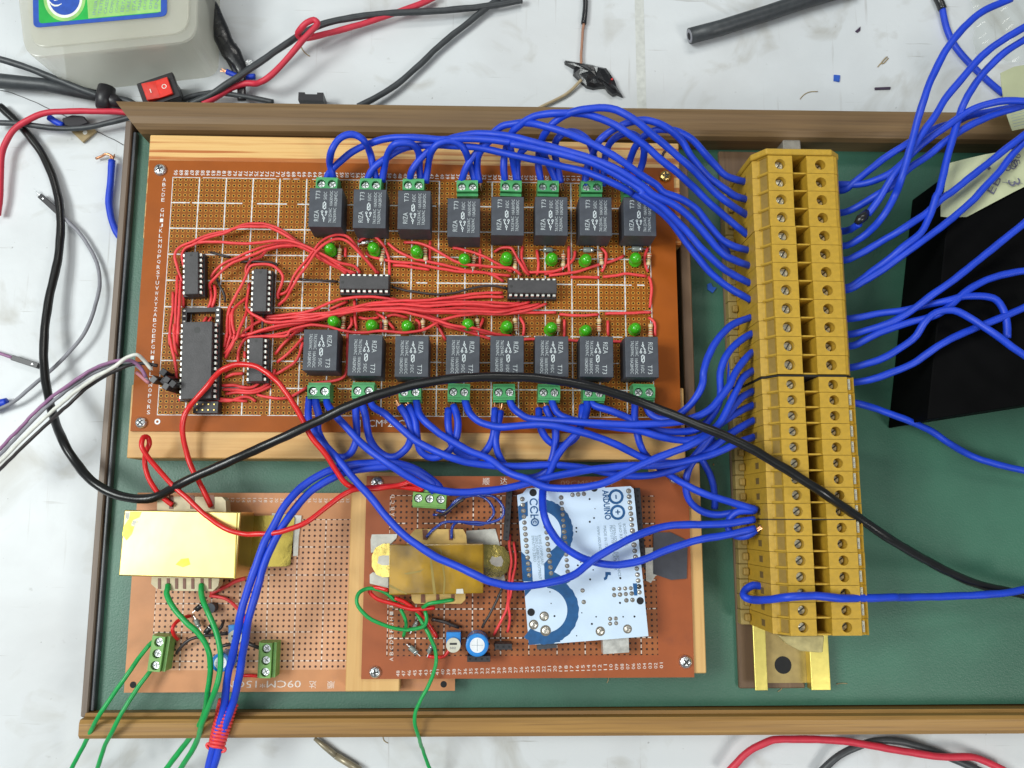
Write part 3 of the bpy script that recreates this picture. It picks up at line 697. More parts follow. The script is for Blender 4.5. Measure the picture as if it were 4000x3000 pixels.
# diodes
def diode(px, py, z, rot, L, r, m, label, grp='small diodes on the boards'):
    a = at(px, py, z); t = thing('diode', label, 'diode', (a.x, a.y, z), rot, grp)
    MB().tube([Vector((-L / 2, 0, 0)), Vector((-L / 2 + .2, 0, 0)), Vector((L / 2 - .2, 0, 0)), Vector((L / 2, 0, 0))], [r * .7, r, r, r * .7], 12).build('body', m, t, True)
    MB().tube([Vector((L / 2 - 1.3, 0, 0)), Vector((L / 2 - .7, 0, 0))], [r * 1.03] * 2, 12).build('band', 'steel', t, True)
    MB().tube([Vector((-L / 2 - 2, 0, -r)), Vector((-L / 2 - 1.6, 0, 0)), Vector((-L / 2, 0, 0))], [.28] * 3, 6).build('lead', 'steel', t)
    MB().tube([Vector((L / 2 + 2, 0, -r)), Vector((L / 2 + 1.6, 0, 0)), Vector((L / 2, 0, 0))], [.28] * 3, 6).build('lead', 'steel', t)
T2 = lambda x, y: (2000 + x / 2.212, 750 + y / 2.212)
diode(*T2(660, 500), 41.5, 0, 5, 1.3, 'diode_grey', 'grey diode with silver band below the second upper relay from the right')
diode(*T2(1080, 492), 41.5, 0, 5, 1.3, 'diode_grey', 'grey diode below the rightmost upper relay')
diode(*T2(310, 500), 41.5, 180, 4.5, 1.2, 'diode_grey', 'grey diode below the third upper relay from the right')
diode(1428, 948, 41.5, 15, 4.0, 1.1, 'steel', 'silvery diode beside the second upper led from the left')
ZLp = lambda x, y: (500 + x / 3.687, 2250 + y / 3.687)
diode(*ZLp(1030, 445), 31, 40, 4.2, 1.3, 'diode_black', 'black diode with silver stripe under the right green wire of the tan board')
diode(*ZLp(1160, 770), 31, 50, 4.2, 1.3, 'diode_black', 'black diode between the two green wires on the tan board')
diode(*ZLp(1000, 680), 30, -60, 4.0, 1.1, 'diode_grey', 'grey clear diode beside the left green wire on the tan board')
Z3 = lambda x, y: (1000 + x / 2.212, 2250 + y / 2.212)
diode(*Z3(1360, 640), 38, -40, 4.5, 1.2, 'diode_grey', 'grey diode near the lower left corner of the reddish board')
diode(*Z3(1505, 630), 38, 70, 3.8, 1.0, 'diode_grey', 'grey diode half hidden under the green wire of the reddish board')
diode(*Z3(1370, 430), 38, 60, 4.5, 1.0, 'diode_grey', 'grey diode inside the green wire loop on the reddish board')
a = at(*ZLp(1200, 460), 30); tag(MB().cyl(a.x, a.y, 27, 32, 2.3, n=16).build('transistor', 'relay_plastic', None, origin=None), 'small round black transistor on the tan board', 'transistor')
# trimmers and capacitors
def trimmer(px, py, zb, label, rot):
    a = at(px, py, zb + 8); t = thing('trimmer', label, 'trimmer', (a.x, a.y, zb), rot)
    MB().box(-3.2, 3.2, -2.2, 4.4, .3, 6.8).bevel(.2).build('body', 'capacitor_blue', t)
    d = MB().cyl(0, -1.0, 6.6, 8, 3.15, n=24).build('dial', 'dial_cream', t)
    mb = MB(); mb.bar(-1.6, -.4, 1.6, -.4, .9, 8.02); mb.build('slot', 'dark_slot', d)
    mb = MB(); mb.text('502', -1.5, -2.6, 0, 2.6, .9, 8.06); mb.build('printed_value', 'pencil', d)
trimmer(*ZLp(1540, 850), 27, 'blue trimmer with a white dial under the blue wire pair of the tan board', 5)
trimmer(*Z3(1705, 578), 36, 'blue trimmer with a cream dial beside the blue capacitor of the reddish board', 0)
def capac(px, py, zb, r, h, label):
    a = at(px, py, zb + h); t = thing('capacitor', label, 'capacitor', (a.x, a.y, zb), 0)
    mb = MB(); prof = [(r * .97, .2), (r, .8), (r * .93, 1.6), (r, 2.3), (r, h - .8), (r * .96, h - .25), (r * .86, h)]
    for (r0, z0), (r1, z1) in zip(prof, prof[1:]): mb.cyl(0, 0, z0, z1, r0, r1, 32)
    mb.build('sleeve', 'capacitor_blue', t, False)
    q = MB().cyl(0, 0, h, h + .05, r * .64, n=32).build('vent_top', 'capacitor_top', t)
    mb = MB(); mb.bar(-r * .5, 0, r * .5, 0, .15, h + .06); mb.bar(0, -r * .5, 0, r * .5, .15, h + .06); mb.build('vent_groove', 'grey_ink', q)
capac(*ZLp(1330, 1250), 27, 4.2, 12, 'blue capacitor with a bright silver top under the green and blue wires')
capac(*Z3(1912, 598), 36, 5.0, 12, 'blue capacitor with white top below the white module')
def hdr(px, py, z, n, rot, label, rows=1, zb=36, h=8.5):
    a = at(px, py, z); t = thing('socket_header', label, 'connector', (a.x, a.y, zb), rot, 'black socket headers on the reddish board')
    MB().box(-n * 1.27, n * 1.27, -1.27 * rows, 1.27 * rows, 0, h).bevel(.1).build('housing', 'socket_plastic', t)
    mb = MB()
    for k in range(n):
        for j in range(rows): x = -n * 1.27 + 1.27 + 2.54 * k; y = -1.27 * rows + 1.27 + 2.54 * j; mb.box(x - .45, x + .45, y - .45, y + .45, h, h + .03)
    mb.build('contact_holes', 'dark_hole', t)
hdr(*Z3(1925, 715), 44, 4, 0, 'short black socket strip under the blue capacitor')
hdr(*Z3(2138, 610), 44, 3, 0, 'short black socket strip with two openings left of the white module')
hdr(1984, 2010, 44, 9, 86, 'black socket strip left of the top of the white module')
hdr(2500, 2060, 44, 14, 93, 'black socket strip right of the white module')

# ================================================================ transformers
def poly_at(s, z): return [tuple(at(x, y, z))[:2] for x, y in pts(s)]
def transformer(label, top, zt, zb, m, parts):
    P = poly_at(top, zt); cx = sum(p[0] for p in P) / len(P); cy = sum(p[1] for p in P) / len(P)
    t = thing('transformer', label, 'transformer', (cx, cy, zb), 0)
    def add(mb, name, mm, par=t):
        bmesh.ops.translate(mb.bm, vec=(-cx, -cy, -zb), verts=mb.bm.verts[:]); return mb.build(name, mm, par)
    mb = MB().prism(P, zb + 1.6, zt); mb.bevel(.5, 2); add(mb, 'case', m)
    for nm, s, z0, z1, mm in parts: add(MB().prism(poly_at(s, z1), z0, z1), nm, mm)
    return t, add
t, add = transformer('brass-cased transformer with a bright blank top on the tan board', 'Z4 235,530 1497,553 1440,1277 172,1242', 51, 27, 'brass_case',
    [('flange', 'Z4 1440,600 2050,585 2075,620 2030,1120 1990,1140 1440,1150', 28, 28.8, 'brass_dark'),
     ('bobbin', 'Z4 640,385 590,440 590,600 1340,620 1330,430 1290,390', 36, 43, 'bobbin_cream'), ('bobbin', 'Z4 540,1180 525,1330 570,1370 640,1400 1190,1410 1250,1350 1280,1180', 34, 40, 'bobbin_cream')])
for x in (742, 970, 1185): mb = MB().prism(poly_at('Z4 %d,370 %d,372 %d,520 %d,518' % (x - 22, x + 22, x + 22, x - 22), 43.2), 43.0, 43.3); add(mb, 'winding_slot', 'band_brown')
for x in (615, 710, 800, 885, 975, 1075, 1160): mb = MB().prism(poly_at('Z4 %d,1270 %d,1270 %d,1385 %d,1383' % (x - 15, x + 15, x + 15, x - 15), 40.2), 40.0, 40.3); add(mb, 'winding_slot', 'band_brown')
for s_, m_ in (('Z4 245,560 300,562 285,640 250,625', 'foam_tape'), ('Z4 330,640 385,655 345,700 310,690', 'foam_tape'), ('Z4 300,548 425,550 400,610 330,640 310,700 345,710 320,790 260,860 215,800 235,700 270,650', 'lacquer'), ('Z4 850,1060 930,1050 950,1120 870,1150 790,1120', 'lacquer')): add(MB().prism(poly_at(s_, 51.05), 51.01, 51.05 if m_ == 'lacquer' else 51.08), 'lacquer_patch', m_)
add(MB().prism(poly_at('Z4 1450,560 1462,560 1432,1275 1420,1275', 51.2), 51.01, 51.25), 'case_seam', 'brass_dark')
tag(MB().prism(poly_at('Z4 1830,565 2150,592 2120,820 2110,1025 2060,1030 2060,640 1830,610', 28.0), 27.05, 27.9).build('foam_pad', 'foam_tape', None), 'white foam tape sticking out beside the brass flange on the tan board', 'tape')
t, add = transformer('amber-taped transformer with brass ears on the reddish board', 'Z5 385,560 1545,548 1543,1162 376,1182', 56, 36, 'tape_amber',
    [('ear', 'Z5 385,545 300,550 210,600 165,700 165,830 220,930 300,965 385,960', 38.5, 39.3, 'brass_ear'),
     ('ear', 'Z5 1530,560 1700,560 1800,590 1860,680 1870,780 1840,890 1760,960 1530,965', 38.5, 39.3, 'brass_ear'),
     ('bobbin', 'Z5 700,370 640,440 590,560 1340,560 1330,440 1290,370', 44, 49, 'bobbin_amber'), ('bobbin', 'Z5 650,1150 660,1250 700,1290 1270,1290 1320,1240 1320,1150', 43, 48, 'bobbin_amber')])
for s in ('Z5 790,375 850,375 850,500 800,500', 'Z5 1115,375 1170,375 1160,505 1120,505'): add(MB().prism(poly_at(s, 49.3), 49, 49.4), 'winding_slot', 'band_brown')
for s in ('Z5 775,1175 820,1175 820,1280 770,1280', 'Z5 960,1175 995,1175 995,1250 960,1250', 'Z5 1145,1175 1185,1175 1185,1250 1145,1250'): add(MB().prism(poly_at(s, 48.3), 48, 48.4), 'winding_slot', 'band_brown')
for k_, s_ in enumerate(('Z5 880,720 905,740 960,1175 925,1170', 'Z5 1005,600 1030,640 1075,1000 1060,1180 1045,1180 1055,980', 'Z5 385,1050 600,1165 590,1175 385,1085', 'Z5 560,915 760,880 820,850 760,900 600,930')): add(MB().prism(poly_at(s_, 56.1), 56.02, 56.12), 'tape_crease', 'tape_crease')
add(MB().prism(poly_at('Z5 1210,1110 1290,1105 1300,1165 1205,1165', 56.1), 56.02, 56.12), 'bare_patch', 'foam_tape')
add(MB().prism(poly_at('Z5 250,705 300,695 380,695 380,815 290,815 235,790', 39.4), 39.31, 39.38), 'slot', 'foam_tape')
add(MB().prism(poly_at('Z5 1620,760 1650,705 1700,720 1760,700 1790,760 1770,830 1700,830 1640,800', 39.4), 39.31, 39.38), 'slot', 'foam_tape')
for s, l in (('Z5 165,435 480,430 470,480 400,550 330,640 155,660 150,500', 'upper left of'), ('Z5 180,900 370,960 370,1095 140,1040 140,930', 'lower left of'), ('Z5 1330,390 1690,365 1750,580 1330,590', 'upper right of'), ('Z5 1560,960 1800,930 1810,1005 1560,990', 'lower right of')):
    tag(MB().prism(poly_at(s, 36.6), 36.05, 36.6).build('foam_pad', 'foam_tape', None), 'white foam tape piece at the %s the amber transformer' % l, 'tape')
tag(MB().prism(poly_at('t22 1150,1415 1222,1415 1225,1640 1270,1645 1240,1659 1200,1720 1160,1700', 36.6), 36.05, 36.5).build('foam_pad', 'foam_tape', None), 'white foam tape corner right of the white module', 'tape')
tag(MB().prism(poly_at('O 1412,1150 1450,1150 1486,1168 1484,1250 1450,1253 1412,1240', 37.4), 36.05, 36.9).build('black_patch', 'dull_tape', None), 'square patch of dull black tape on the right of the reddish board', 'tape')

# ================================================================ white module
ZB = 48.0
mt = thing('controller_board', 'white circuit module with blue rings lying face down on socket headers', 'circuit board', tuple(at(2270, 2210, 36)), 0)
mo = mt.location / MM
def madd(mb, name, m, par=mt):
    bmesh.ops.translate(mb.bm, vec=-mo, verts=mb.bm.verts[:]); return mb.build(name, m, par)
outline = 'S 2020,1934 2042,1927 2058,1907 2108,1904 2344,1891 2365,1905 2463,1899 2475,1910 2533,2485 2195,2512 2066,2519 2040,2200'
madd(MB().prism(poly_at(outline, ZB), ZB - 1.6, ZB), 'sheet', 'board_white')
def sect(mb, cx, cy, r0, r1, a0, a1, n=40, z=ZB + .04):
    for k in range(n):
        q = []
        for r, t in ((r0, k), (r1, k), (r1, k + 1), (r0, k + 1)):
            an = math.radians(a0 + (a1 - a0) * t / n); j = 1 + (.012 * math.sin(t * 2.1) if r == r1 else 0)
            q.append(at(cx + r * j * math.cos(an), cy - r * j * math.sin(an), z))
        mb.bm.faces.new([mb.bm.verts.new(p) for p in q])
mb = MB()
sect(mb, 2108, 2080, 84, 131, -62, 92); sect(mb, 2128, 2384, 88, 133, -128, 84)
def quad(mb, s, z): mb.bm.faces.new([mb.bm.verts.new(at(x, y, z)) for x, y in pts(s)])
quad(mb, 'ZA 555,1110 745,905 870,870 680,1210 560,1300', ZB + .06)
quad(mb, 'ZA 560,1190 670,1210 880,1330 760,1400 565,1340', ZB + .08)
quad(mb, 'ZA 232,405 350,340 355,520 245,590', ZB + .06); quad(mb, 'ZA 270,960 320,1010 400,1100 415,1330 290,1330', ZB + .06)
quad(mb, 't23 110,100 180,100 165,120 110,180', ZB + .06); quad(mb, 't23 135,490 175,500 260,530 380,520 420,570 145,596', ZB + .08)
madd(mb, 'blue_printing', 'blue_ink')
mb = MB(); z = ZB + .12
def mtxt(s, x, y, x2, y2, h, z=z, fr='ZA', off=0.0):
    a = at(*pts('%s %g,%g' % (fr, x, y))[0], z); b = at(*pts('%s %g,%g' % (fr, x2, y2))[0], z); d = b - a
    mb.text(s, a.x, a.y, math.degrees(math.atan2(d.y, d.x)), d.length, h, z, off=off)
mtxt('ARDUINO', 1270, 205, 1304, 572, 2.9, off=.025); madd(mb, 'word_marking', 'blue_ink'); mb = MB()
for cx, cy in ((1442, 285), (1462, 478)):
    x, y = pts('ZA %d,%d' % (cx, cy))[0]; sect(mb, x, y, 20, 29.5, 0, 360, z=z)
for s in ('ZA 1432,262 1448,262 1452,312 1436,312', 'ZA 1455,445 1469,445 1473,505 1459,505', 'ZA 1434,468 1434,482 1494,480 1494,466'): quad(mb, s, z)
madd(mb, 'infinity_emblem', 'blue_ink'); mb = MB()
sect(mb, *pts('ZA 425,355')[0], 11, 16, -50, 230, z=z); sect(mb, *pts('ZA 430,450')[0], 11, 16, -60, 240, z=z); quad(mb, 'ZA 425,410 435,410 437,440 427,440', z)
sect(mb, *pts('ZA 440,600')[0], 10.5, 16, 0, 360, z=z); sect(mb, *pts('ZA 440,600')[0], 3, 7, -60, 240, z=z); quad(mb, 'ZA 385,505 485,505 485,520 385,520', z); quad(mb, 'ZA 385,505 398,505 400,545 388,545', z); quad(mb, 'ZA 425,520 438,520 440,560 428,560', z)
madd(mb, 'approval_marks', 'blue_ink'); mb = MB()
quad(mb, 'ZA 1310,1215 1375,1215 1380,1255 1345,1250 1330,1300 1300,1320 1290,1290 1310,1270', z); quad(mb, 'ZA 1650,1355 1700,1355 1705,1505 1665,1505', z)
madd(mb, 'map_marking', 'blue_ink')
for nm_, grp_ in (('board_lettering', slice(0, 6)), ('compliance_lettering', slice(6, 9))):
  mb = MB()
  for s, x, y, x2, y2 in (('BOARD MODEL', 1525, 620, 1560, 900), ('UNO R3', 1470, 610, 1490, 800), ('OPEN-SOURCE ELECTRONICS', 1397, 635, 1470, 1270), ('PROTOTYPING PLATFORM', 1360, 640, 1420, 1190), ('MADE IN ITALY', 1285, 645, 1310, 980), ('WWW.ARDUINO.CC', 1200, 650, 1240, 1010),
                        ('ROHS COMPLIANT', 480, 760, 520, 1140), ('ZERO CARBON FOOTPRINT', 437, 765, 490, 1310), ('IMPATTO ZERO', 395, 770, 425, 1090))[grp_]: mtxt(s, x, y, x2, y2, 1.25)
  madd(mb, nm_, 'grey_ink')
mb = MB(); zz = ZB + .12; HALO = []
def pads(mb, s0, s1, n, r, z=zz, h=.25):
    a, b = pts(s0)[0], pts(s1)[0]
    for k in range(n):
        p = at(a[0] + (b[0] - a[0]) * k / max(1, n - 1), a[1] + (b[1] - a[1]) * k / max(1, n - 1), z); mb.cyl(p.x, p.y, z, z + h, r * .8, r * .35, 10); HALO.append((p.x, p.y, r))
pads(mb, 'ZA 285,315', 'ZA 370,1255', 14, .95); pads(mb, 'ZA 1598,215', 'ZA 1645,705', 8, .95); pads(mb, 'ZA 1665,880', 'ZA 1725,1395', 8, .95); pads(mb, 'ZA 1725,1395', 'ZA 1732,1465', 2, .95)
pads(mb, 'ZA 765,295', 'ZA 845,1210', 14, .85); pads(mb, 'ZA 575,655', 'ZA 640,1230', 9, .85); pads(mb, 'ZA 905,262', 'ZA 1045,250', 3, .9)
pads(mb, 'ZA 1415,1425', 'ZA 1625,1415', 4, .8); pads(mb, 'ZA 1420,1500', 'ZA 1635,1480', 4, .8); pads(mb, 'ZA 1570,1565', 'ZA 1645,1560', 2, .8)
pads(mb, 't23 848,370', 't23 897,367', 2, .8); pads(mb, 't23 848,412', 't23 900,408', 2, .8)
for s, r in (('t23 278,348', 1.9), ('t23 187,420', 1.8), ('t23 290,472', 1.9), ('t23 763,477', 1.7), ('t23 998,458', 1.7), ('t23 610,125', .8), ('t23 620,225', .8)): pads(mb, s, s, 1, r)
madd(mb, 'solder_joints', 'solder'); mb = MB()
for x_, y_, r_ in HALO: mb.cyl(x_, y_, ZB + .09, ZB + .11, r_ * random.uniform(1.05, 1.25), n=14)
madd(mb, 'pads', 'pad_brown')
mb = MB()
for s, r in (('ZA 418,235', 1.65), ('ZA 1172,180', 1.6), ('ZA 1740,1570', 1.6), ('t23 165,313', 1.65)): p = at(*pts(s)[0], ZB); mb.cyl(p.x, p.y, ZB + .03, ZB + .1, r)
for s in 'ZA 1182,433|ZA 1170,548|ZA 1118,595|ZA 1122,1305|ZA 952,670|ZA 952,718|ZA 1005,1095|ZA 970,1132|ZA 1160,1188|ZA 1116,314|ZA 1495,1290|t23 727,352|t23 960,352|t23 933,232|t23 675,30|t23 328,137|t23 338,237|t23 603,318|t23 690,414|t23 367,346|t23 558,516|t23 1058,350'.split('|'):
    p = at(*pts(s)[0], ZB); mb.cyl(p.x, p.y, ZB + .03, ZB + .08, random.uniform(.22, .5), n=10)
madd(mb, 'holes', 'dark_hole')
a0 = at(2405, 2520, 44); madd(MB().prism(poly_at('t23 780,450 1005,445 1012,660 788,675', 44), 38, 44), 'usb_socket', 'plated'); madd(MB().prism(poly_at('t23 215,540 385,530 388,620 220,637', 43), 38, 43), 'power_socket', 'relay_plastic')

# ================================================================ ochre terminal strip on its rail
t = thing('mounting_rail', 'shiny yellow metal rail showing under the ochre terminal strip', 'rail', (292, -110, 21.5))
def radd(mb, name, m): bmesh.ops.translate(mb.bm, vec=(-292, 110, -21.5), verts=mb.bm.verts[:]); return mb.build(name, m, t)
mb = MB(); mb.prism_y([(274.4, 26.6), (274.4, 28.0), (280.3, 28.0), (280.3, 22.4), (279.2, 22.4), (279.2, 26.6)], -238.7, 4); mb.prism_y([(300.6, 22.4), (300.6, 28.0), (309.6, 28.0), (309.6, 26.6), (301.8, 26.6), (301.8, 22.4)], -238.7, 4)
mb.bevel(.25, 2); radd(mb, 'lip', 'zinc_yellow')
mb = MB().box(279.3, 301.7, -236.4, 4, 21.6, 22.4); radd(mb, 'web', 'zinc_floor')
p = at(3059, 2598, 22.5); radd(MB().cyl(p.x, p.y, 22.42, 22.5, 4.0), 'mounting_hole', 'dark_hole')
tag(MB().prism(poly_at('S 3058,535 3127,535 3132,600 3062,600', 31), 19.5, 31).bevel(.6).build('metal_clip', 'grey_metal', None), 'grey metal clip at the top end of the ochre terminal strip', 'clip')
tag(MB().prism(poly_at('Z2 780,900 1340,900 1320,1110 1050,1090 880,1000', 34), 28.2, 33).bevel(.4).build('glue_blob', 'glue_clear', None), 'translucent yellowish glue blob under the last ochre terminal', 'glue')
XC, XD, XF, XG, XH, XI, XJ = 272.8, 274.8, 278.2, 289.2, 295.8, 308.4, 312.0
def make_block(p, label, loc, grp, hr, marker, name='rail_terminal'):
    """local y from 0 down to -p; x, z absolute"""
    t = thing(name, label, 'terminal', loc, 0, grp); g = .09; y0, y1 = -p + g, -g; e = .85
    mb = MB(); X = -292
    mb.prism_y([(XC + X, 28), (XC + X, 60), (XD + X, 60.6), (XF + X, 60.6), (XG + X, 60.6), (XG + X, 28)], y0, y1)
    for a, b, d in ((y0, y0 + e, 0), (y0 + e, y1 - .25, .9), (y1 - .25, y1, 0)): mb.prism_y([(XD + X, 60.6), (XF + X - .25, 60.6), (XF + X - .25, 66.3 - d * 1.5), (XD + X + d, 61.2 - d * .3)], a, b)
    cy = -p / 2
    mb.holed(XF + X - .25, XG + X, y0, y1, 67, 60.8, 283.5 - 292, cy, hr)
    mb.holed(XH + X, XI + X, y0, y1, 67, 60.8, 302.1 - 292, cy, hr)
    mb.prism_y([(XH + X, 28), (XH + X, 60.4), (XI + X, 60.4), (XI + X, 66.8), (XI + X + 1.6 * 1, 66.2), (XJ + X, 63), (XJ + X, 28)], y0, y1) if not marker else mb.prism_y([(XH + X, 28), (XH + X, 60.4), (XI + X, 60.4), (XI + X, 65.6), (XJ + X - .7, 64.6), (XJ + X - .7, 66.0), (XJ + X, 65.6), (XJ + X, 28)], y0, y1)
    mb.box(XG + X + .02, XH + X - .02, y0, y0 + .7, 36, 65.8)
    MB().box(XG + X, XH + X, y0, y1, 28, 50).build('centre_recess', 'recess_shade', t)
    w_ = MB(); w_.bm.faces.new([w_.bm.verts.new(v) for v in ((XD + X + 1.15, y0 + e, 61.6), (XF + X - .3, y0 + e, 65.2), (XF + X - .3, y1 - .3, 65.2), (XD + X + 1.15, y1 - .3, 61.6))]); w_.build('marker_window', 'ochre_half_shade', t)
    o = mb.build('housing', 'ochre_plastic', t)
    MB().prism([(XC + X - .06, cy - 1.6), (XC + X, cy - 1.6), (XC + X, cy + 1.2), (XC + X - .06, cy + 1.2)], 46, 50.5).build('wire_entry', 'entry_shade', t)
    for sx in (283.5, 302.1):
        r = hr - .25; s = MB().cyl(sx + X, cy, 60.9, 64.6 if sx < 290 else 62.6, r, r * .9, 18).build('screw', 'terminal_screw', t)
        a = random.uniform(.3, 1.4) ; q = MB().bar(sx + X - r * .9 * math.cos(a), cy - r * .9 * math.sin(a), sx + X + r * .9 * math.cos(a), cy + r * .9 * math.sin(a), .55, 64.63 if sx < 290 else 62.63).build('screw_slot', 'dark_slot', s)
    if marker:
        k = MB().box(XI + X + .7, XI + X + 1.75, y0 + 1.3, y1 - .8, 65.3, 66.0).build('marker_tag', 'tag_cream', t)
        q = MB(); q.text(marker, XI + X + .85, y1 - 1.1, -90, 4.2, .75, 66.04); q.build('marking', 'pencil', k)
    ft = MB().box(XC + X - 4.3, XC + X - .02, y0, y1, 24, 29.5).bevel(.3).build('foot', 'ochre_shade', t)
    MB().box(XC + X - 3.0, XC + X - .4, cy - 1.6, cy + 1.8, 29.5, 32.5).bevel(.5).build('foot_catch', 'ochre_half_shade', ft)
    return t
gw, gn = 'wide ochre terminals in the upper part of the strip', 'narrow ochre terminals in the lower part of the strip'
NUM = ['first', 'second', 'third', 'fourth', 'fifth', 'sixth', 'seventh', 'eighth', 'ninth', 'tenth', 'eleventh', 'twelfth', 'thirteenth', 'fourteenth', 'fifteenth', 'sixteenth']
PW, PN = 8.46, 6.89
b0 = None
for k in range(12):
    lab = 'wide ochre screw terminal, %s from the top of the strip' % NUM[k]; loc = (292 + random.uniform(-.12, .12), -0.6 + PW / 2 - PW * k, 0)
    b0 = make_block(PW, lab, loc, gw, 2.4, None) if b0 is None else (dup(b0, loc, 0, lab) and b0)
b1 = None
for k in range(16):
    lab = 'narrow ochre screw terminal with white tag, %s from the bottom of the strip' % NUM[15 - k]; loc = (292.2 + random.uniform(-.12, .12), -102.4 + PN / 2 - PN * k, 0)
    b1 = make_block(PN, lab, loc, gn, 2.15, '1/402') if b1 is None else (dup(b1, loc, 0, lab) and b1)
mb = MB().prism_y([(XC - .6, 26), (XC - .6, 60.5), (XF - 1, 68), (XI - 1, 68), (XJ + .8, 63), (XJ + .8, 26)], 3.75, 6.6).bevel(.4)
tag(mb.build('end_plate', 'ochre_plastic', None), 'ochre plastic end plate capping the top of the terminal strip', 'end plate')
mb = MB().prism_y([(XC, 26), (XC, 60), (XF, 66.6), (XI, 66.6), (XJ, 63), (XJ, 26)], -98.85, -98.2)  # no real part: dark plate painted as the shade between the terminal groups
tag(mb.build('gap_shade_plate', 'dark_hole', None), 'thin dark plate standing in for the shaded gap between wide and narrow ochre terminals', 'gap shade')
# ================================================================ blue wires, upper rows
BL = 1.66; gU = 'blue wires arching from the upper relays to the terminal strip'; z0 = 45
def U(s, z, lab, a=None, b=None, tip=None, g=gU, r=BL): wire(s, z, r, 'blue_pvc', lab, g, a, b, tip=tip)
U('t10 610,1570 620,1520 680,1440 800,1335 930,1262 1100,1205 1300,1187 1600,1205 1900,1200 2212,1232 | t20 0,1242 250,1290 500,1352 700,1412 850,1480 1000,1570 1120,1650 | t21 1130,20 1300,130 1500,330 1650,500 1800,640 1920,720 2062,790', (45, 52, 60, 66, 70, 70, 62, 52), 'blue wire from the leftmost upper terminal, lying along the middle of the bundle', b='L')
U('t10 950,1590 960,1550 1020,1450 1150,1350 1300,1275 1500,1255 1800,1265 2000,1290 2212,1340 | t20 200,1380 450,1440 650,1490 800,1550 950,1620 1020,1659 | t21 1050,20 1200,110 1350,230 1480,400 1600,560 1720,700 1850,810 2062,935', (45, 52, 58, 62, 66, 62, 56, 52), 'blue wire from the second upper terminal, lowest of the bundle', b='L')
U('t10 1320,1590 1330,1550 1350,1470 1430,1360 1520,1285 1650,1210 1850,1160 2050,1160 2212,1182 | t20 200,1232 450,1300 700,1375 900,1460 1080,1570 1170,1640 | t21 1230,30 1400,110 1570,250 1700,400 1830,540 1950,600 2055,638', (45, 54, 60, 68, 72, 70, 62, 52), 'blue wire from the third upper terminal running along the top of the band', b='L')
U('t10 1760,1600 1775,1560 1830,1420 1920,1300 2020,1180 2120,1095 2212,1072 | t20 100,1060 250,1082 450,1142 650,1222 800,1300 950,1392 1100,1502 1250,1600 | t21 1310,5 1450,55 1600,155 1700,285 1800,400 1920,470 2045,505', (45, 55, 64, 74, 74, 66, 58, 52), 'blue wire from the fourth upper terminal crossing above the flat band', b='L')
U('t10 2150,1600 2150,1560 2140,1440 2160,1280 | t20 0,1150 70,1080 180,1010 400,977 650,990 850,1060 1000,1150 1150,1258 1300,1390 1450,1510 1590,1640 | t21 1700,90 1850,220 2035,372', (45, 52, 66, 76, 78, 74, 62, 50), 'blue wire from the fourth upper terminal from the right in a high arch', b='L')
U('t20 262,1600 250,1560 232,1470 230,1350 250,1230 310,1115 400,1030 550,960 750,932 900,950 1050,1030 1200,1150 1330,1262 1480,1390 1600,1500 1740,1650 | t21 1850,80 1950,150 2032,200', (45, 50, 70, 80, 82, 74, 62, 50), 'blue wire reaching highest on the picture, top of all the arches', b='L')
U('t20 630,1630 632,1590 650,1440 700,1330 745,1230 830,1150 950,1080 1100,1040 1220,1050 1350,1110 1470,1220 1560,1370 1700,1530 1850,1640 | t21 1940,40 2030,65', (45, 50, 66, 72, 74, 66, 58, 50), 'blue wire from the second upper terminal from the right bending sharply down to the strip', b='L')
U('t20 980,1580 990,1500 1020,1380 1070,1262 1140,1180 1250,1122 1400,1130 1550,1200 1650,1310 1750,1420 1850,1520 2015,1572', (45, 52, 64, 70, 66, 58, 50), 'outermost blue wire entering the top of the terminal strip', b='L')
gC = 'short blue loops linking neighbouring upper terminals'
for i, s in enumerate(('t10 670,1560 660,1500 638,1420 650,1310 700,1220 780,1168 860,1168 940,1222 985,1320 1010,1430 1045,1565', 't10 1090,1570 1110,1440 1140,1330 1190,1255 1260,1235 1350,1245 1405,1320 1412,1430 1420,1570', 't10 1465,1580 1490,1420 1520,1300 1600,1230 1720,1225 1805,1300 1850,1430 1895,1580',
    't10 1930,1580 1908,1440 1930,1330 2000,1235 2080,1190 2180,1235 | t20 0,1350 20,1450 40,1580', 't20 50,1580 45,1420 90,1300 180,1250 250,1300 320,1430 385,1580', 't20 420,1580 392,1430 365,1300 390,1200 470,1143 570,1150 660,1220 700,1320 720,1430 740,1610', 't20 785,1610 800,1420 820,1290 880,1200 980,1152 1080,1180 1140,1280 1130,1400 1100,1500 1100,1600')):
    U(s, (45, 50, 60, 61, 60, 50, 45), 'short blue loop between the %s and %s upper terminals' % (NUM[i], NUM[i + 1]), tip=(1, 1) if i > 2 else None, g=gC)
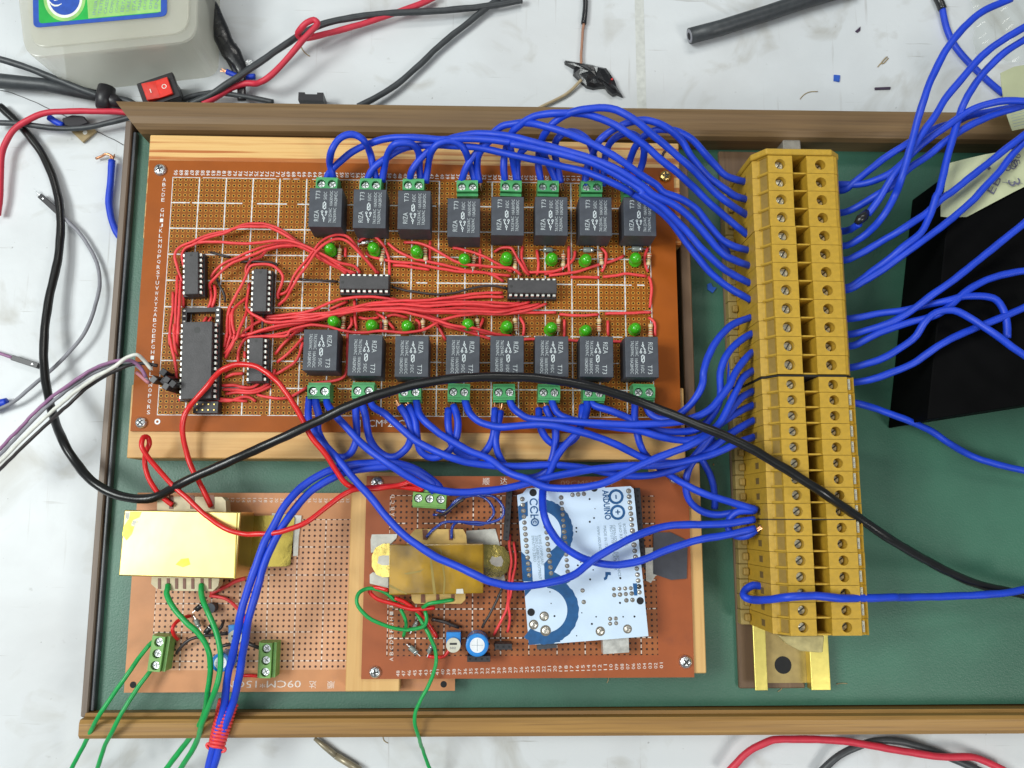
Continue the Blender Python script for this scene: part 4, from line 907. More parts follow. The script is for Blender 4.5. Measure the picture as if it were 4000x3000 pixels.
# ---------------------------------------------------------------- lower rows
gD = 'blue wires from the lower relays to the terminal strip'
U('t12 462,120 455,180 452,280 482,390 560,490 700,640 830,800 1000,990 1180,1210 1350,1360 1550,1490 1750,1580 1880,1640 | t13 2000,40 2120,72 | t23 0,87 150,85 300,60 520,0 | t22 700,1520 900,1400 1100,1302 1300,1235 1500,1215 1700,1215 1900,1200 2095,1170', (46, 50, 56, 62, 66, 66, 60, 54, 50), 'long blue wire sweeping from the leftmost lower terminal across both transformers and the white module', g=gD)
U('t12 612,130 620,185 680,260 760,350 870,470 1000,590 1150,692 1300,792 1450,872 1600,922 1800,936 2000,922 2212,892 | t22 150,850 400,790 700,737 1000,707 1300,700 1550,655 1750,600 1950,510 2095,455', (46, 54, 60, 58, 54, 54, 56, 52), 'blue wire from the leftmost lower terminal dipping along the top of the reddish board', g=gD, b='L')
U('t12 990,150 1020,205 1120,262 1250,380 1380,490 1550,580 1700,640 1900,690 2212,712 | t22 250,700 450,705 650,732 850,770 1000,792 1150,792 1300,770 1480,705 1600,600 1750,400 1870,250 1980,120 2085,60', (46, 52, 56, 50, 48, 48, 56, 52), 'blue wire from the second lower terminal running along the gap between the boards', g=gD, b='L')
U('t12 1385,120 1390,180 1430,290 1550,400 1700,500 1850,580 2000,640 2130,730 2212,780 | t22 130,822 300,892 500,902 750,870 950,782 1150,682 1350,602 1550,522 1700,430 1800,330 1880,180 1950,30 | t21 2000,1600 2088,1540', (46, 52, 54, 58, 66, 66, 60, 52), 'blue wire from the third lower terminal passing over the top edge of the white module', g=gD, b='L')
U('t12 1805,130 1820,190 1860,270 1950,335 2100,372 2212,367 | t22 200,350 400,367 600,417 800,480 1000,572 1150,645 1300,680 1450,680 1580,640 1750,540 1900,420 2095,310', (46, 50, 56, 60, 54, 52, 54, 52), 'blue wire from the fourth lower terminal crossing the lower pine plank diagonally', g=gD, b='L')
U('t12 2190,120 | t22 0,190 60,250 150,298 300,312 600,330 900,347 1150,347 1400,330 1550,300 1700,225 1800,120 1880,10 | t21 1920,1580 2000,1460 2082,1380', (46, 50, 60, 62, 60, 52), 'straight blue wire along the lower edge of the large board', g=gD, b='L')
U('t22 345,120 355,185 420,270 600,332 900,375 1100,402 1300,460 1500,487 1620,465 1750,380 1900,272 2085,180', (46, 50, 56, 58, 58, 54, 50), 'blue wire from the third lower terminal from the right sagging under its neighbours', g=gD, b='L')
U('t22 690,130 710,185 850,232 1000,290 1100,350 1250,400 1450,415 1620,380 1740,260 1800,100 | t21 1800,1560 1850,1420 1950,1300 2078,1220', (46, 50, 52, 54, 58, 56, 50), 'blue wire turning steeply upward beside the tray floor gap', g=gD, b='L')
U('t22 1150,120 1165,200 1200,265 1290,305 1400,290 1520,200 1600,100 1645,0 | t21 1655,1560 1695,1420 1780,1270 1900,1150 2068,1080', (46, 48, 52, 56, 60, 56, 50), 'blue wire from the rightmost lower terminal curling up to the middle of the strip', g=gD, b='L')
U('t22 645,130 650,210 620,320 560,420 450,540 380,640 320,780 272,900 265,1040 300,1200 400,1360 560,1480 720,1540 900,1562 1100,1530 1350,1430 1600,1350 1880,1300 2100,1250', (46, 52, 50, 52, 62, 58, 54, 52, 50), 'blue wire hanging down in a wide curve over the blue ring of the white module', g=gD)
U('t22 1050,110 1060,170 1060,300 1080,420 1110,530 1170,630 1270,720 1370,790 1500,872 1700,962 1900,1022 2115,1090', (46, 52, 52, 46, 46, 50, 50), 'blue wire crossing the top right corner of the reddish board', g=gD, tip=(1, 0))
U('t22 1760,480 1680,560 1580,650 1520,760 1500,880 1530,1000 1620,1090 1760,1130 1900,1115 2110,1075', (46, 44, 42, 40, 42, 48), 'blue wire bowing left over the narrow pine block', g=gD)
U('t22 2100,1095 1960,1102 1885,1160 1870,1250 1930,1310 2030,1312 2110,1262', (50, 47, 47, 50), 'small blue jumper loop at the left side of the strip', g=gD, tip=(0, 1))
U('t22 1600,600 1650,670 1705,770 1740,880 1755,1000 1750,1075', (34, 30, 26), 'loose blue wire end hanging over the green floor', g=gD)
U('t21 1800,420 1875,570 1905,750 1915,950 1912,1150 1905,1350 1890,1550 | t22 1880,60', (30, 26, 25, 26), 'blue wire running straight down beside the batten', g=gD)
gE = 'short blue loops linking neighbouring lower terminals'
for i, s in enumerate(('t12 520,110 515,170 545,280 535,400 600,530 680,620 760,632 830,580 868,480 868,380 865,280 860,140', 't12 905,150 930,215 950,300 970,430 1020,540 1120,620 1220,622 1310,540 1340,430 1310,300 1245,195', 't12 1320,190 1370,300 1390,430 1410,560 1480,625 1570,632 1680,565 1735,450 1742,300 1705,185',
    't12 1662,215 1660,330 1672,430 1700,540 1800,620 1900,642 2000,562 2050,450 2060,330 2065,215', 't12 2115,235 2090,360 2070,500 2110,640 2180,740 | t22 60,800 180,810 290,760 345,650 375,500 375,380 330,290 290,200', 't22 232,215 235,330 270,430 340,510 430,532 530,480 590,380 605,280 610,190')):
    U(s, (46, 49, 46, 44, 46, 49, 46), 'short blue loop between the %s and %s lower terminals' % (NUM[i], NUM[i + 1]), tip=(1, 1) if i else None, g=gE)
# ---------------------------------------------------------------- pair to the red binding
gP = 'paired blue wires bound with red wire'
U('t12 1590,930 1580,880 1480,800 1350,722 1200,682 1000,682 800,702 600,762 400,885 250,1050 150,1230 60,1400 | ZL 1800,-20 1690,300 1612,600 1560,900 1490,1200 1425,1500 | t03 1940,1100 1890,1300 1830,1530 1790,1700', (47, 44, 46, 52, 58, 60, 58, 46, 34, 30), 'left wire of the blue pair running down to the red binding', g=gP, r=1.7)
U('t12 1500,930 1540,870 1400,772 1250,712 1100,716 850,745 700,795 500,905 350,1062 250,1200 135,1400 60,1590 | ZL 1885,100 1830,300 1740,600 1690,900 1640,1200 1590,1500 | t03 2012,1100 1940,1300 1880,1530 1830,1700', (47, 44, 46, 52, 58, 60, 58, 46, 34, 30), 'right wire of the blue pair running down to the red binding', g=gP, r=1.7)
a = at(*pts('t03 1975,1085')[0], 33); b = at(*pts('t03 1868,1480')[0], 31.5); d = b - a; ax = d.normalized(); sd = ax.cross(Vector((0, 0, 1))).normalized(); upv = sd.cross(ax)
P = []; NT = 13
for k in range(NT * 14 + 1):
    f = k / (NT * 14); an = k / 14 * 2 * math.pi; rx = 4.0 - 1.0 * f; c = a + d * f + ax * .35 * math.sin(k * .9)
    P.append(c + sd * rx * math.cos(an) + upv * 2.7 * math.sin(an))
tag(MB().tube(P, [.8] * len(P), 7).build('red_binding', 'red_pvc', None, True, origin=a), 'tight red wire coil wrapped around the blue pair at the tray edge', 'binding')
P = [b + sd * 4.4 * math.cos(t * .3) + ax * 1.6 * math.sin(t * .3) + upv * .4 * math.sin(t * .15) for t in range(23)]
tag(MB().tube(P, [.6] * len(P), 7).build('red_loop', 'red_pvc', None, True, origin=b), 'loose red wire turn at the lower end of the coil', 'wire')
# ================================================================ blue wires right of the strip
gR = 'blue wires leaving the right side of the strip'
for s, z, lab, a_ in (
 ('t30 640,1595 800,1592 950,1550 1080,1480 1200,1372 1330,1242 1500,1122 1700,982 1850,912 2050,872 2300,880', (50, 54, 62, 68, 72, 76), 'thick blue wire leaving the top terminal and arching over the upper right wood rail', 'R'),
 ('t30 660,1640 740,1580 850,1490 1000,1372 1150,1272 1300,1190 1450,1110 1600,1060 1750,1000 2000,950 2280,900', (50, 52, 56, 60, 60, 60), 'blue wire crossing the brown rail behind the others', 'R'),
 ('t31 685,460 850,362 1000,200 1100,20 | t30 1150,1550 1210,1350 1290,1050 1350,850 1430,640 1560,400 1700,232 1850,102 2100,-10', (50, 60, 72, 80, 84, 84), 'blue wire rising steeply to the top right corner, leftmost of the arches', 'R'),
 ('t31 860,195 960,60 | t30 1080,1520 1180,1400 1300,1200 1430,1020 1550,830 1700,652 1850,482 2050,332 2300,190', (60, 66, 74, 80, 84), 'blue wire with a black taped end rising to the right edge', None),
 ('t31 715,815 950,650 1150,490 1320,350 1400,200 1450,40 | t30 1480,1650 1540,1400 1600,1180 1650,1010 1690,900 1780,740 1900,590 2050,450 2300,290', (50, 58, 64, 68, 74, 80), 'blue wire bending sharply upward beside the yellow note', 'R'),
 ('t31 705,580 950,445 1150,325 1350,195 1500,60 | t30 1600,1650 1750,1530 1950,1372 2100,1252 2300,1100', (50, 58, 62, 64, 66), 'blue wire lying across the middle of the yellow note', 'R'),
 ('t31 715,835 1000,665 1250,482 1500,300 1750,90 | t30 1850,1640 2000,1482 2100,1352 2280,1150', (50, 56, 60, 62, 64), 'blue wire lying along the right of the yellow note', 'R'),
 ('t31 665,175 800,112 950,20 | t30 1080,1600 1200,1470 1400,1332 1560,1202 1750,1082 1950,992 2250,900', (50, 56, 62, 66, 68), 'blue wire running under the thick one over the rail', 'R'),
 ('t31 735,1092 950,1052 1180,1022 1400,970 1550,940 1700,902 1900,905 2000,962 2060,1100 2065,1260', (50, 54, 58, 56, 54), 'blue wire ending in a hook over the black box', 'R'),
 ('t31 740,1225 1000,1150 1200,1052 1400,902 1600,762 1900,522 2300,200', (50, 54, 62, 66, 70), 'straight blue wire crossing the black box up to the right edge', 'R'),
 ('t31 745,1325 950,1222 1200,1132 1400,1082 1550,1002 1750,832 2000,722 2300,670', (50, 54, 58, 60, 62), 'blue wire crossing the black box below the note', 'R'),
 ('t31 755,1510 1000,1432 1250,1272 1350,1132 1450,1042 1600,1022 1750,1092 1950,1222 2100,1332 2300,1470', (50, 54, 60, 64, 70, 72), 'blue wire with a hump turning down over the black box', 'R'),
 ('t31 760,1645 950,1602 1250,1482 1500,1312 1750,1192 2000,1092 2300,960', (50, 52, 58, 60, 62), 'lowest straight blue wire over the black box', 'R'),
 ('t32 765,165 950,220 1200,312 1400,402 1550,502 1700,592 1900,672 2300,770', (48, 44, 38, 30, 27), 'single blue wire sloping over the open green floor', 'R')):
    if 't32' not in s: z = tuple(v if k == 0 else (v + 4 if k == 1 else max(v + 2, 63)) for k, v in enumerate(z))
    U(s, z, lab, a=a_, g=gR)
U('Z2 552,285 450,275 350,335 338,410 450,452 600,452 900,418 1200,402 1500,430 1800,432 2212,420 | t33 1000,187 1500,177 2000,152 2300,100', (45, 46, 52, 72, 70, 60, 44, 36), 'blue wire looping back over the bottom of the strip toward the right edge', g=gR, r=1.7)
U('t31 680,335 740,305 790,275', (50, 56, 60), 'short blue stub beside a lump of black tape', a='R', g=gR)
a = at(*pts('t31 815,235')[0], 61); tag(MB().tube([a + Vector((-3, -2, 0)), a + Vector((-1, 0, .4)), a + Vector((1, 1.5, 0)), a + Vector((2.5, 4, 0))], [1.2, 2.3, 2.2, 1.3], 8).build('tape_wrap', 'black_tape', None, True), 'small black tape wrap joining two blue wire ends', 'tape')
t = thing('sleeved_wire', 'blue wire with a black sleeve lying on the table at the top right', 'wire', tuple(at(3660, 100, 1.7)))
P = spline(path3('t30 1505,70 1540,232 1600,372 1700,502 1850,652 1950,742 2035,812', (2.2, 1.8, 1.7))); P2 = spline(path3('t30 1455,-40 1485,20 1508,78', 2.6))
for Q, r, nm, mm in ((P, 1.75, 'insulation', 'blue_pvc'), (P2, 2.3, 'sleeve', 'black_tape')):
    mb = MB().tube(Q, [r] * len(Q)); bmesh.ops.translate(mb.bm, vec=-t.location / MM, verts=mb.bm.verts[:]); mb.build(nm, mm, t, True)

# ================================================================ black cable over everything
wire('O 0,230 50,278 95,340 122,410 131,480 125,560 107,640 96,720 96,800 110,880 135,950 165,1000 200,1040 245,1066 300,1078 345,1070 400,1040 500,995 600,950 700,903 780,866 880,835 960,820 1050,814 1150,816 1250,830 1330,850 1400,875 1500,915 1600,957 1700,1015 1780,1066 1850,1115 1920,1163 2000,1210 2080,1250 2150,1272 2300,1300',
     (3, 3, 5, 8, 14, 33, 40, 44, 52, 62, 66, 68, 66, 64, 72, 74, 60, 40, 30), 2.05, 'black_cable', 'thick black cable crossing the whole tray from the left table to the lower right', name='cable', cat='cable', n=14)
# ================================================================ table cables, upper left
K = 'grey_black_cable'
wire('t00 -80,490 0,512 200,572 450,670 700,770 900,842 1100,872 1250,960', (12, 10, 6), 1.75, K, 'black cable coming in from the upper left edge toward the tray corner', name='cable', cat='cable')
wire('t00 -60,1060 0,1062 200,1072 400,1100 600,1112 800,1092 1060,1030 1200,990', (6, 6, 8), 1.45, K, 'thin black cable passing under the red one at the left', name='cable', cat='cable')
wire('t01 -20,200 0,40 | t00 10,1400 40,1252 120,1122 250,1032 400,975 600,962 850,962 1010,966 1150,980', (4, 6, 9, 9, 7), 1.55, 'red_cable', 'red cable curving down the left edge of the table', name='cable', cat='cable')
wire('t00 1570,870 1660,832 1750,812 1900,802 2212,852 | t10 150,882', (8, 6), 1.4, K, 'thin black cable just above the tray rail beside the rocker switch', name='cable', cat='cable')
wire('t00 1640,900 1800,830 2000,702 2212,560 | t10 200,422 400,292 600,202 900,142 1200,112 1600,92 2000,52 2300,0', (8, 12, 10, 6, 4), 1.75, K, 'black cable rising from the switch to the top of the picture', name='cable', cat='cable')
wire('t00 1750,900 1850,850 2000,762 2120,722 2212,722 | t10 40,708 110,668 250,530 400,352 505,240 532,200 500,172 440,195 385,250 360,300 400,330 500,318 650,280 900,212 1200,112 1400,42 1560,-30', (8, 8, 14, 20, 20, 12, 6, 4), 1.6, 'red_cable', 'red cable with a doubled-back bend at the top left', name='cable', cat='cable')
wire('t10 2150,-60 2000,62 1800,222 1600,382 1400,572 1200,742 1000,862 880,920', (4, 4, 6), 1.65, K, 'black cable running diagonally down to the top rail', name='cable', cat='cable')
# probe handle
t = thing('test_probe', 'thick black handle with a collar pointing at the tray corner', 'probe', tuple(at(200, 330, 6)))
for s, z, R, nm in (('t00 -60,695 0,700 400,735 850,830', 7, (4.0, 3.9, 3.4, 2.9), 'handle'), ('t00 925,755 905,850 890,935', 8, (4.4, 4.8, 3.6), 'collar'), ('t00 930,850 1000,880 1050,900', 7, (4.2, 3.6, 2.6), 'sleeve')):
    Q = path3(s, z); mb = MB().tube(Q, R, 14); bmesh.ops.translate(mb.bm, vec=-t.location / MM, verts=mb.bm.verts[:]); mb.build(nm, K if nm == 'handle' else 'switch_black', t, True)
# rocker switch
P = [at(x, y, 16) for x, y in pts('t00 1170,725 1485,620 1580,850 1225,890')]; c = sum(P, Vector()) / 4; e = (P[1] - P[0]).normalized()
t = thing('rocker_switch', 'black rocker switch with a red button behind the tray rail', 'switch', (c.x, c.y, 0), math.degrees(math.atan2(e.y, e.x)))
MB().box(-9.6, 9.6, -7.2, 7.2, 12, 15.5).bevel(.6, 2).build('bezel', 'switch_black', t); MB().box(-8.4, 8.4, -6, 6, .5, 12).build('body', 'switch_black', t)
mb = MB().prism_y([(-6.6, 15.5), (-6.6, 18.6), (0, 16.6), (6.6, 17.2), (6.6, 15.5)], -5.4, 4.4).bevel(.3); mb.build('rocker', 'switch_red', t)
mb = MB().ring(3.6, -.3, 16.9, .9, 1.25, h=.25).bar(-3.4, -2.0, -3.4, 0.2, .4, 17.95, .2); mb.build('marks', 'tag_white', t)
# black tape strip with screw and stub at top
t = thing('taped_splice', 'twisted strip of glossy black tape beside the plastic tub', 'tape', tuple(at(900, 150, 3)))
Q = spline(path3('t00 1790,-40 1850,80 1890,240 1960,400 2030,500 2085,600 2085,720 2090,870', (6, 8, 8, 6, 6)), 3); n = len(Q)
R = [1.6 + 3.2 * math.sin(math.pi * min(1, i / n * 1.25)) * (1 + .12 * math.sin(i * 1.3)) if i / n < .72 else 2.3 for i in range(n)]
mb = MB().tube(Q, R, 12, .45); bmesh.ops.translate(mb.bm, vec=-t.location / MM, verts=mb.bm.verts[:]); mb.build('tape', 'black_tape', t, True)
wire('t00 1960,620 2010,640 | t00 2060,660 2150,665 2205,660', (3, 3), 1.5, 'blue_pvc', 'short blue wire stub with bare copper under the black tape', tip=(1, 0))
a = at(*pts('t00 2150,545')[0], 3); t = thing('screw', 'loose silver screw on the table beside the black tape', 'screw', (a.x, a.y, 0), 30)
MB().cyl(0, 0, 2, 3.4, 2.6, 1.8, 18).build('head', 'steel', t); MB().cyl(0, 0, 0, 2, 1.3, n=12).build('shank', 'steel', t)
a = at(1217, 382, 8); t = thing('black_clip', 'small black plastic piece peeping over the top rail', 'clip', (a.x, a.y, 0))
MB().box(-6.5, 6.5, -2.5, 1.0, 0, 10).build('body', 'switch_black', t); MB().box(-6.5, -3.2, 1.0, 2.0, 0, 10).build('tab', 'switch_black', t); MB().box(3.2, 6.5, 1.0, 2.0, 0, 10).build('tab', 'switch_black', t)
# small switch board with blue stub
P = [at(x, y, 3) for x, y in pts('t00 540,1010 720,1000 830,1130 712,1228')]
t = thing('small_switch', 'small black switch on a chipped tan board beside the tray corner', 'switch', tuple(P[0]))
o0 = P[0]
def ladd(mb, nm, m): bmesh.ops.translate(mb.bm, vec=-t.location / MM, verts=mb.bm.verts[:]); return mb.build(nm, m, t)
ladd(MB().prism([tuple(at(x, y, 2))[:2] for x, y in pts('t00 600,1120 760,1060 830,1130 712,1228')], .5, 2), 'board', 'tan_scrap'); ladd(MB().prism([tuple(at(x, y, 6))[:2] for x, y in pts('t00 530,1020 620,990 720,1000 765,1060 640,1110 560,1085')], .5, 6).bevel(.5), 'body', 'switch_black')
p = at(*pts('t00 735,1145')[0], 2); ladd(MB().cyl(p.x, p.y, 2.02, 2.08, 1.2), 'hole', 'tag_white')
wire('t00 425,1015 480,1050 545,1085', 3, 1.7, 'blue_pvc', 'short blue wire stub at the small black switch')
wire('t00 968,1385 960,1500 948,1650 | t01 940,100 960,220 1005,345 1060,420', (4, 3, 3), 1.75, 'blue_pvc', 'blue wire with a stripped copper end along the outside of the left rail', tip=(1, 0))
Q = spline(path3('t00 975,1375 960,1345 915,1330 880,1350 830,1370', (4, 4, 2))); tag(MB().tube(Q, [.7] * len(Q), 7).build('copper_curl', 'copper', None, True), 'curled bare copper strand above the blue wire', 'wire')
# grey wire with dupont plugs
wire('t01 545,215 600,270 700,372 820,572 862,752 832,952 740,1202 600,1382 450,1532 300,1659 | t02 150,130 50,190 -60,240', (4, 3, 6, 6, 3), .95, 'grey_pvc', 'grey wire bowing beside the thick black cable on the left table')
def plug(s0, s1, label, pin=True):
    A, B = path3(s0 + ' ' + s1, 2.6); d = (B - A); t = thing('jumper_plug', label, 'connector', tuple(A), math.degrees(math.atan2(d.y, d.x))); L_ = d.length
    MB().box(0, L_, -1.35, 1.35, -1.3, 1.3).bevel(.15).build('housing', 'switch_black', t); MB().box(2.4, 3.2, -.3, .3, 1.3, 1.36).build('contact', 'steel', t)
    if pin: MB().tube([Vector((0, 0, 0)), Vector((-4.5, .3, 0))], [.3, .25], 6).build('pin', 'steel', t)
plug('t01 350,35', '535,205', 'black jumper plug with a pin left of the thick cable, upper one'); plug('t01 335,1505', '110,1432', 'black jumper plug at the left edge, lower one', False)
wire('t01 -60,1380 0,1395 110,1432', 2.6, .8, 'purple_pvc', 'short violet wire ending in the lower left jumper plug')
wire('t02 -60,190 0,170 60,155', 2.4, 2.2, 'blue_pvc', 'blue wire stub at the left edge of the table')
wire('t00 -20,775 150,820 430,942 | t00 830,1132 950,1190 1065,1252', .4, .18, 'black_wire', 'very thin dark strand on the table left of the tray corner')
# ribbon wires
gW = 'flat ribbon of coloured jumper wires at the left'
for s, m, lab, z in (('t02 -60,600 0,560 200,352 400,152 620,-10 | t01 800,1532 950,1475 1100,1450 1200,1500 1260,1600', 'purple_pvc', 'purple strand of the ribbon', (22, 34, 48, 56, 52)), ('t02 -60,650 0,610 200,400 400,200 640,10 | t01 820,1560 980,1490 1120,1470 1220,1530 1280,1640', 'grey_pvc', 'grey strand of the ribbon', (22, 34, 46, 54, 51)),
                  ('t02 -60,720 0,672 200,470 400,280 600,110 740,0 | t01 880,1570 1000,1500 1100,1430 1180,1405 1240,1450 1310,1535', 'white_pvc', 'white strand of the ribbon with a sharp bend', (22, 34, 48, 58, 60, 54)),
                  ('t02 -60,790 0,738 200,540 400,352 600,170 780,10 | t01 950,1570 1100,1500 1240,1482 1360,1500', 'black_wire', 'dark strand of the ribbon', (22, 34, 46, 54, 53)), ('t01 1180,1560 1230,1600 1290,1650', 'pink_pvc', 'short pink strand at the black plugs', (50, 52))):
    wire(s, z, .82, m, lab, gW)
# ================================================================ thick red wires
wire('t02 1492,1045 1440,1010 1350,922 1280,802 1252,680 1258,590 1290,520 1280,462 1240,462 1222,525 1252,595 1330,692 1450,832 1600,972 1800,1152 1950,1250 2100,1295 2212,1297 | t12 200,1280 400,1212 550,1112 700,992 800,932 900,907 1050,902 1250,872 1330,845 1400,880 1440,920',
     (44, 46, 50, 54, 50, 56, 60, 56, 48, 44), 1.15, 'red_glossy', 'red wire with a tight loop over the pine plank, passing across the brass transformer', 'glossy red wires joining the two transformers')
wire('t02 1825,1060 1760,922 1680,772 1620,622 1582,450 1580,322 1620,222 1700,122 1800,10 | t01 1860,1590 1930,1530 2050,1490 2190,1500 | t11 60,1540 130,1590 | t12 200,-5 300,132 400,302 480,462 600,602 700,762 780,860 870,902 1000,896 1150,884 1300,892 1440,918',
     (43, 44, 48, 52, 56, 58, 60, 58, 54, 48, 44), 1.25, 'red_glossy', 'red wire arching high over the large chip and down to the reddish board', 'glossy red wires joining the two transformers')
wire('t23 1840,1720 1900,1659 2050,1512 2212,1432 | t33 100,1412 400,1412 700,1432 1100,1502 1500,1562 1750,1562 1900,1612 2080,1700', (6, 10, 8, 6), 1.75, 'red_cable', 'red cable on the table below the bottom rail at the right', name='cable', cat='cable')
wire('t33 420,1720 490,1659 600,1562 750,1482 950,1422 1150,1432 1400,1502 1600,1582 1850,1690', (3, 6, 5, 3), 1.75, K, 'black cable on the table crossing the red one at the lower right', name='cable', cat='cable')
# ================================================================ green wires
gG = 'green wires of the tan board'
wire('t03 1452,75 1448,110 1440,160 1500,275 1600,392 1720,502 1800,642 1818,800 1795,1000 1775,1150 1720,1290 1600,1452 1440,1659 1400,1710', (40, 42, 46, 46, 42, 34, 20, 10), 1.25, 'green_pvc', 'green wire from the left slot of the brass transformer down off the table edge', gG)
wire('t03 1740,75 1738,110 1742,170 1800,322 1870,482 1902,642 1902,822 1855,1000 1795,1150 1745,1280 1700,1430 1620,1572 1530,1710', (40, 42, 47, 48, 46, 38, 24, 12), 1.25, 'green_pvc', 'green wire from the right slot of the brass transformer over the blue capacitor', gG)
wire('t03 1335,560 1290,595 1220,682 1100,852 960,1052 840,1232 740,1432 620,1659 590,1710', (32, 34, 38, 36, 24, 12), 1.0, 'green_pvc', 'green wire entering the top hole of the corner terminal', gG)
wire('t03 1320,800 1290,832 1180,982 1070,1152 980,1322 900,1482 845,1659 830,1710', (32, 34, 37, 35, 24, 12), 1.0, 'green_pvc', 'green wire entering the bottom hole of the corner terminal', gG)
gH = 'green wires of the reddish board'
wire('t13 1705,205 1600,222 1490,240 1440,270', (48, 50, 46), .85, 'green_pvc', 'short green wire in the lower slot of the amber transformer', gH)
wire('t13 1215,225 1150,165 1050,115 960,108 890,150 870,232 930,322 1050,402 1200,452 1350,462 1450,432 1475,375 1462,300', (42, 46, 50, 50, 46, 44), .85, 'green_pvc', 'green wire coiled in a wide loop below the amber transformer', gH)
wire('t13 1388,320 1450,432 1510,532 1550,652 1552,782 1500,922 1430,1062 1382,1162 1368,1252 1400,1372 1440,1502 1500,1659 1530,1720', (40, 44, 42, 40, 38, 36, 16, 6), .85, 'green_pvc', 'green wire trailing down over the bottom rail in a long S', gH)
wire('t13 1250,285 1290,372 1292,452 1275,520', (42, 42, 37), .8, 'green_pvc', 'short green wire end inside the loop on the reddish board', gH)
# ---- lower boards odds
gI = 'thin coloured wires on the lower boards'
for s, z, r, m, lab in (
 ('t12 1560,1090 1640,1100 1700,1030 1780,975 1900,962 1990,992 2050,1072 2040,1152 1960,1210 1850,1207 1750,1192 1700,1232 1690,1335', (40, 44, 48, 46, 50), .62, 'blue_clear', 'dark translucent blue wire, inner of the two curls above the amber transformer'),
 ('t12 1530,1130 1640,1122 1750,1002 1900,962 2050,972 2132,1062 2122,1152 2000,1202 1850,1192 1650,1192 1550,1242 1470,1325', (39, 45, 50, 48, 50), .62, 'blue_clear', 'dark translucent blue wire, outer of the two curls above the amber transformer'),
 ('t12 1560,1135 1620,1125 1700,1060 1800,990', (39, 43, 46), .6, 'black_wire', 'dark wire beside the blue curls'),
 ('Z5 1872,440 1862,600 1892,752 1872,902 1852,1102 1842,1302 1762,1502 1672,1680', (38, 42, 44, 40, 37), .6, 'red_pvc', 'left of the two thin red wires beside the white module'),
 ('Z5 1920,530 1942,702 1932,852 1902,1002 1882,1152 1852,1302 1872,1452 1840,1640', (38, 42, 44, 40, 37), .6, 'red_pvc', 'right of the two thin red wires beside the white module'),
 ('t13 1140,122 1030,97 980,132 1050,200 1200,242 1350,288 1545,272', (48, 44, 44, 46), .9, 'red_glossy', 'red wire tucked under the amber transformer'),
 ('t13 1200,190 1280,222 1380,290 1450,352 1500,432 1562,530', (44, 44, 40, 37), .9, 'red_glossy', 'red wire slanting under the green loop'),
 ('t13 1488,692 1600,702 1650,665 1672,625', (37.5, 38, 38), .75, 'red_glossy', 'short red wire curling to the cream trimmer dial'),
 ('t13 2130,105 2060,252 1990,382 1955,445', (44, 42, 40), .6, 'black_wire', 'thin brown black wire right of the amber transformer'),
 ('t13 1520,372 1640,402 1755,442', (38, 39, 38), .8, 'black_wire', 'short dark wire above the cream trimmer'),
 ('ZL 890,575 800,602 700,662 640,752 660,842 720,910', (28, 34, 36, 30), .85, 'red_glossy', 'short red wire arching behind the corner terminal'),
 ('ZL 700,1120 760,1022 880,922 1050,872 1250,842 1440,830', (29, 32, 32, 30), .75, 'black_wire', 'black wire from the corner terminal to the blue trimmer'),
 ('ZL 1180,285 1350,312 1480,372 1600,490', (28, 30, 29), .75, 'red_pvc', 'thin red wire from the brass transformer toward the blue pair'),
 ('ZL 1190,250 1300,200 1450,130 1560,70 1690,30', (29, 30, 29), .9, 'red_pvc', 'red wire beside the lower right corner of the brass transformer'),
 ('ZL 1660,1435 1760,1432 1870,1437', (28.2, 28.4, 28.2), .75, 'red_glossy', 'short red jumper at the foot of the middle terminal'),
 ('ZL 1690,580 1685,650 1665,740', (28.2, 29, 28.2), .7, 'red_glossy', 'short red jumper between the blue pair'),
 ('ZL 1330,1015 1420,990 1520,970', (30, 31, 30), .8, 'black_wire', 'short black wire above the silver topped capacitor'),
 ('ZL 1720,960 1800,1000 1900,1040', (30, 31, 30), .9, 'black_wire', 'black wire lead left of the middle terminal'),
 ('ZL 1280,800 1350,730 1380,640', (30, 32, 29), .7, 'black_wire', 'short black wire beside the right green wire')):
    wire(s, z, r, m, lab, gI, n=8)
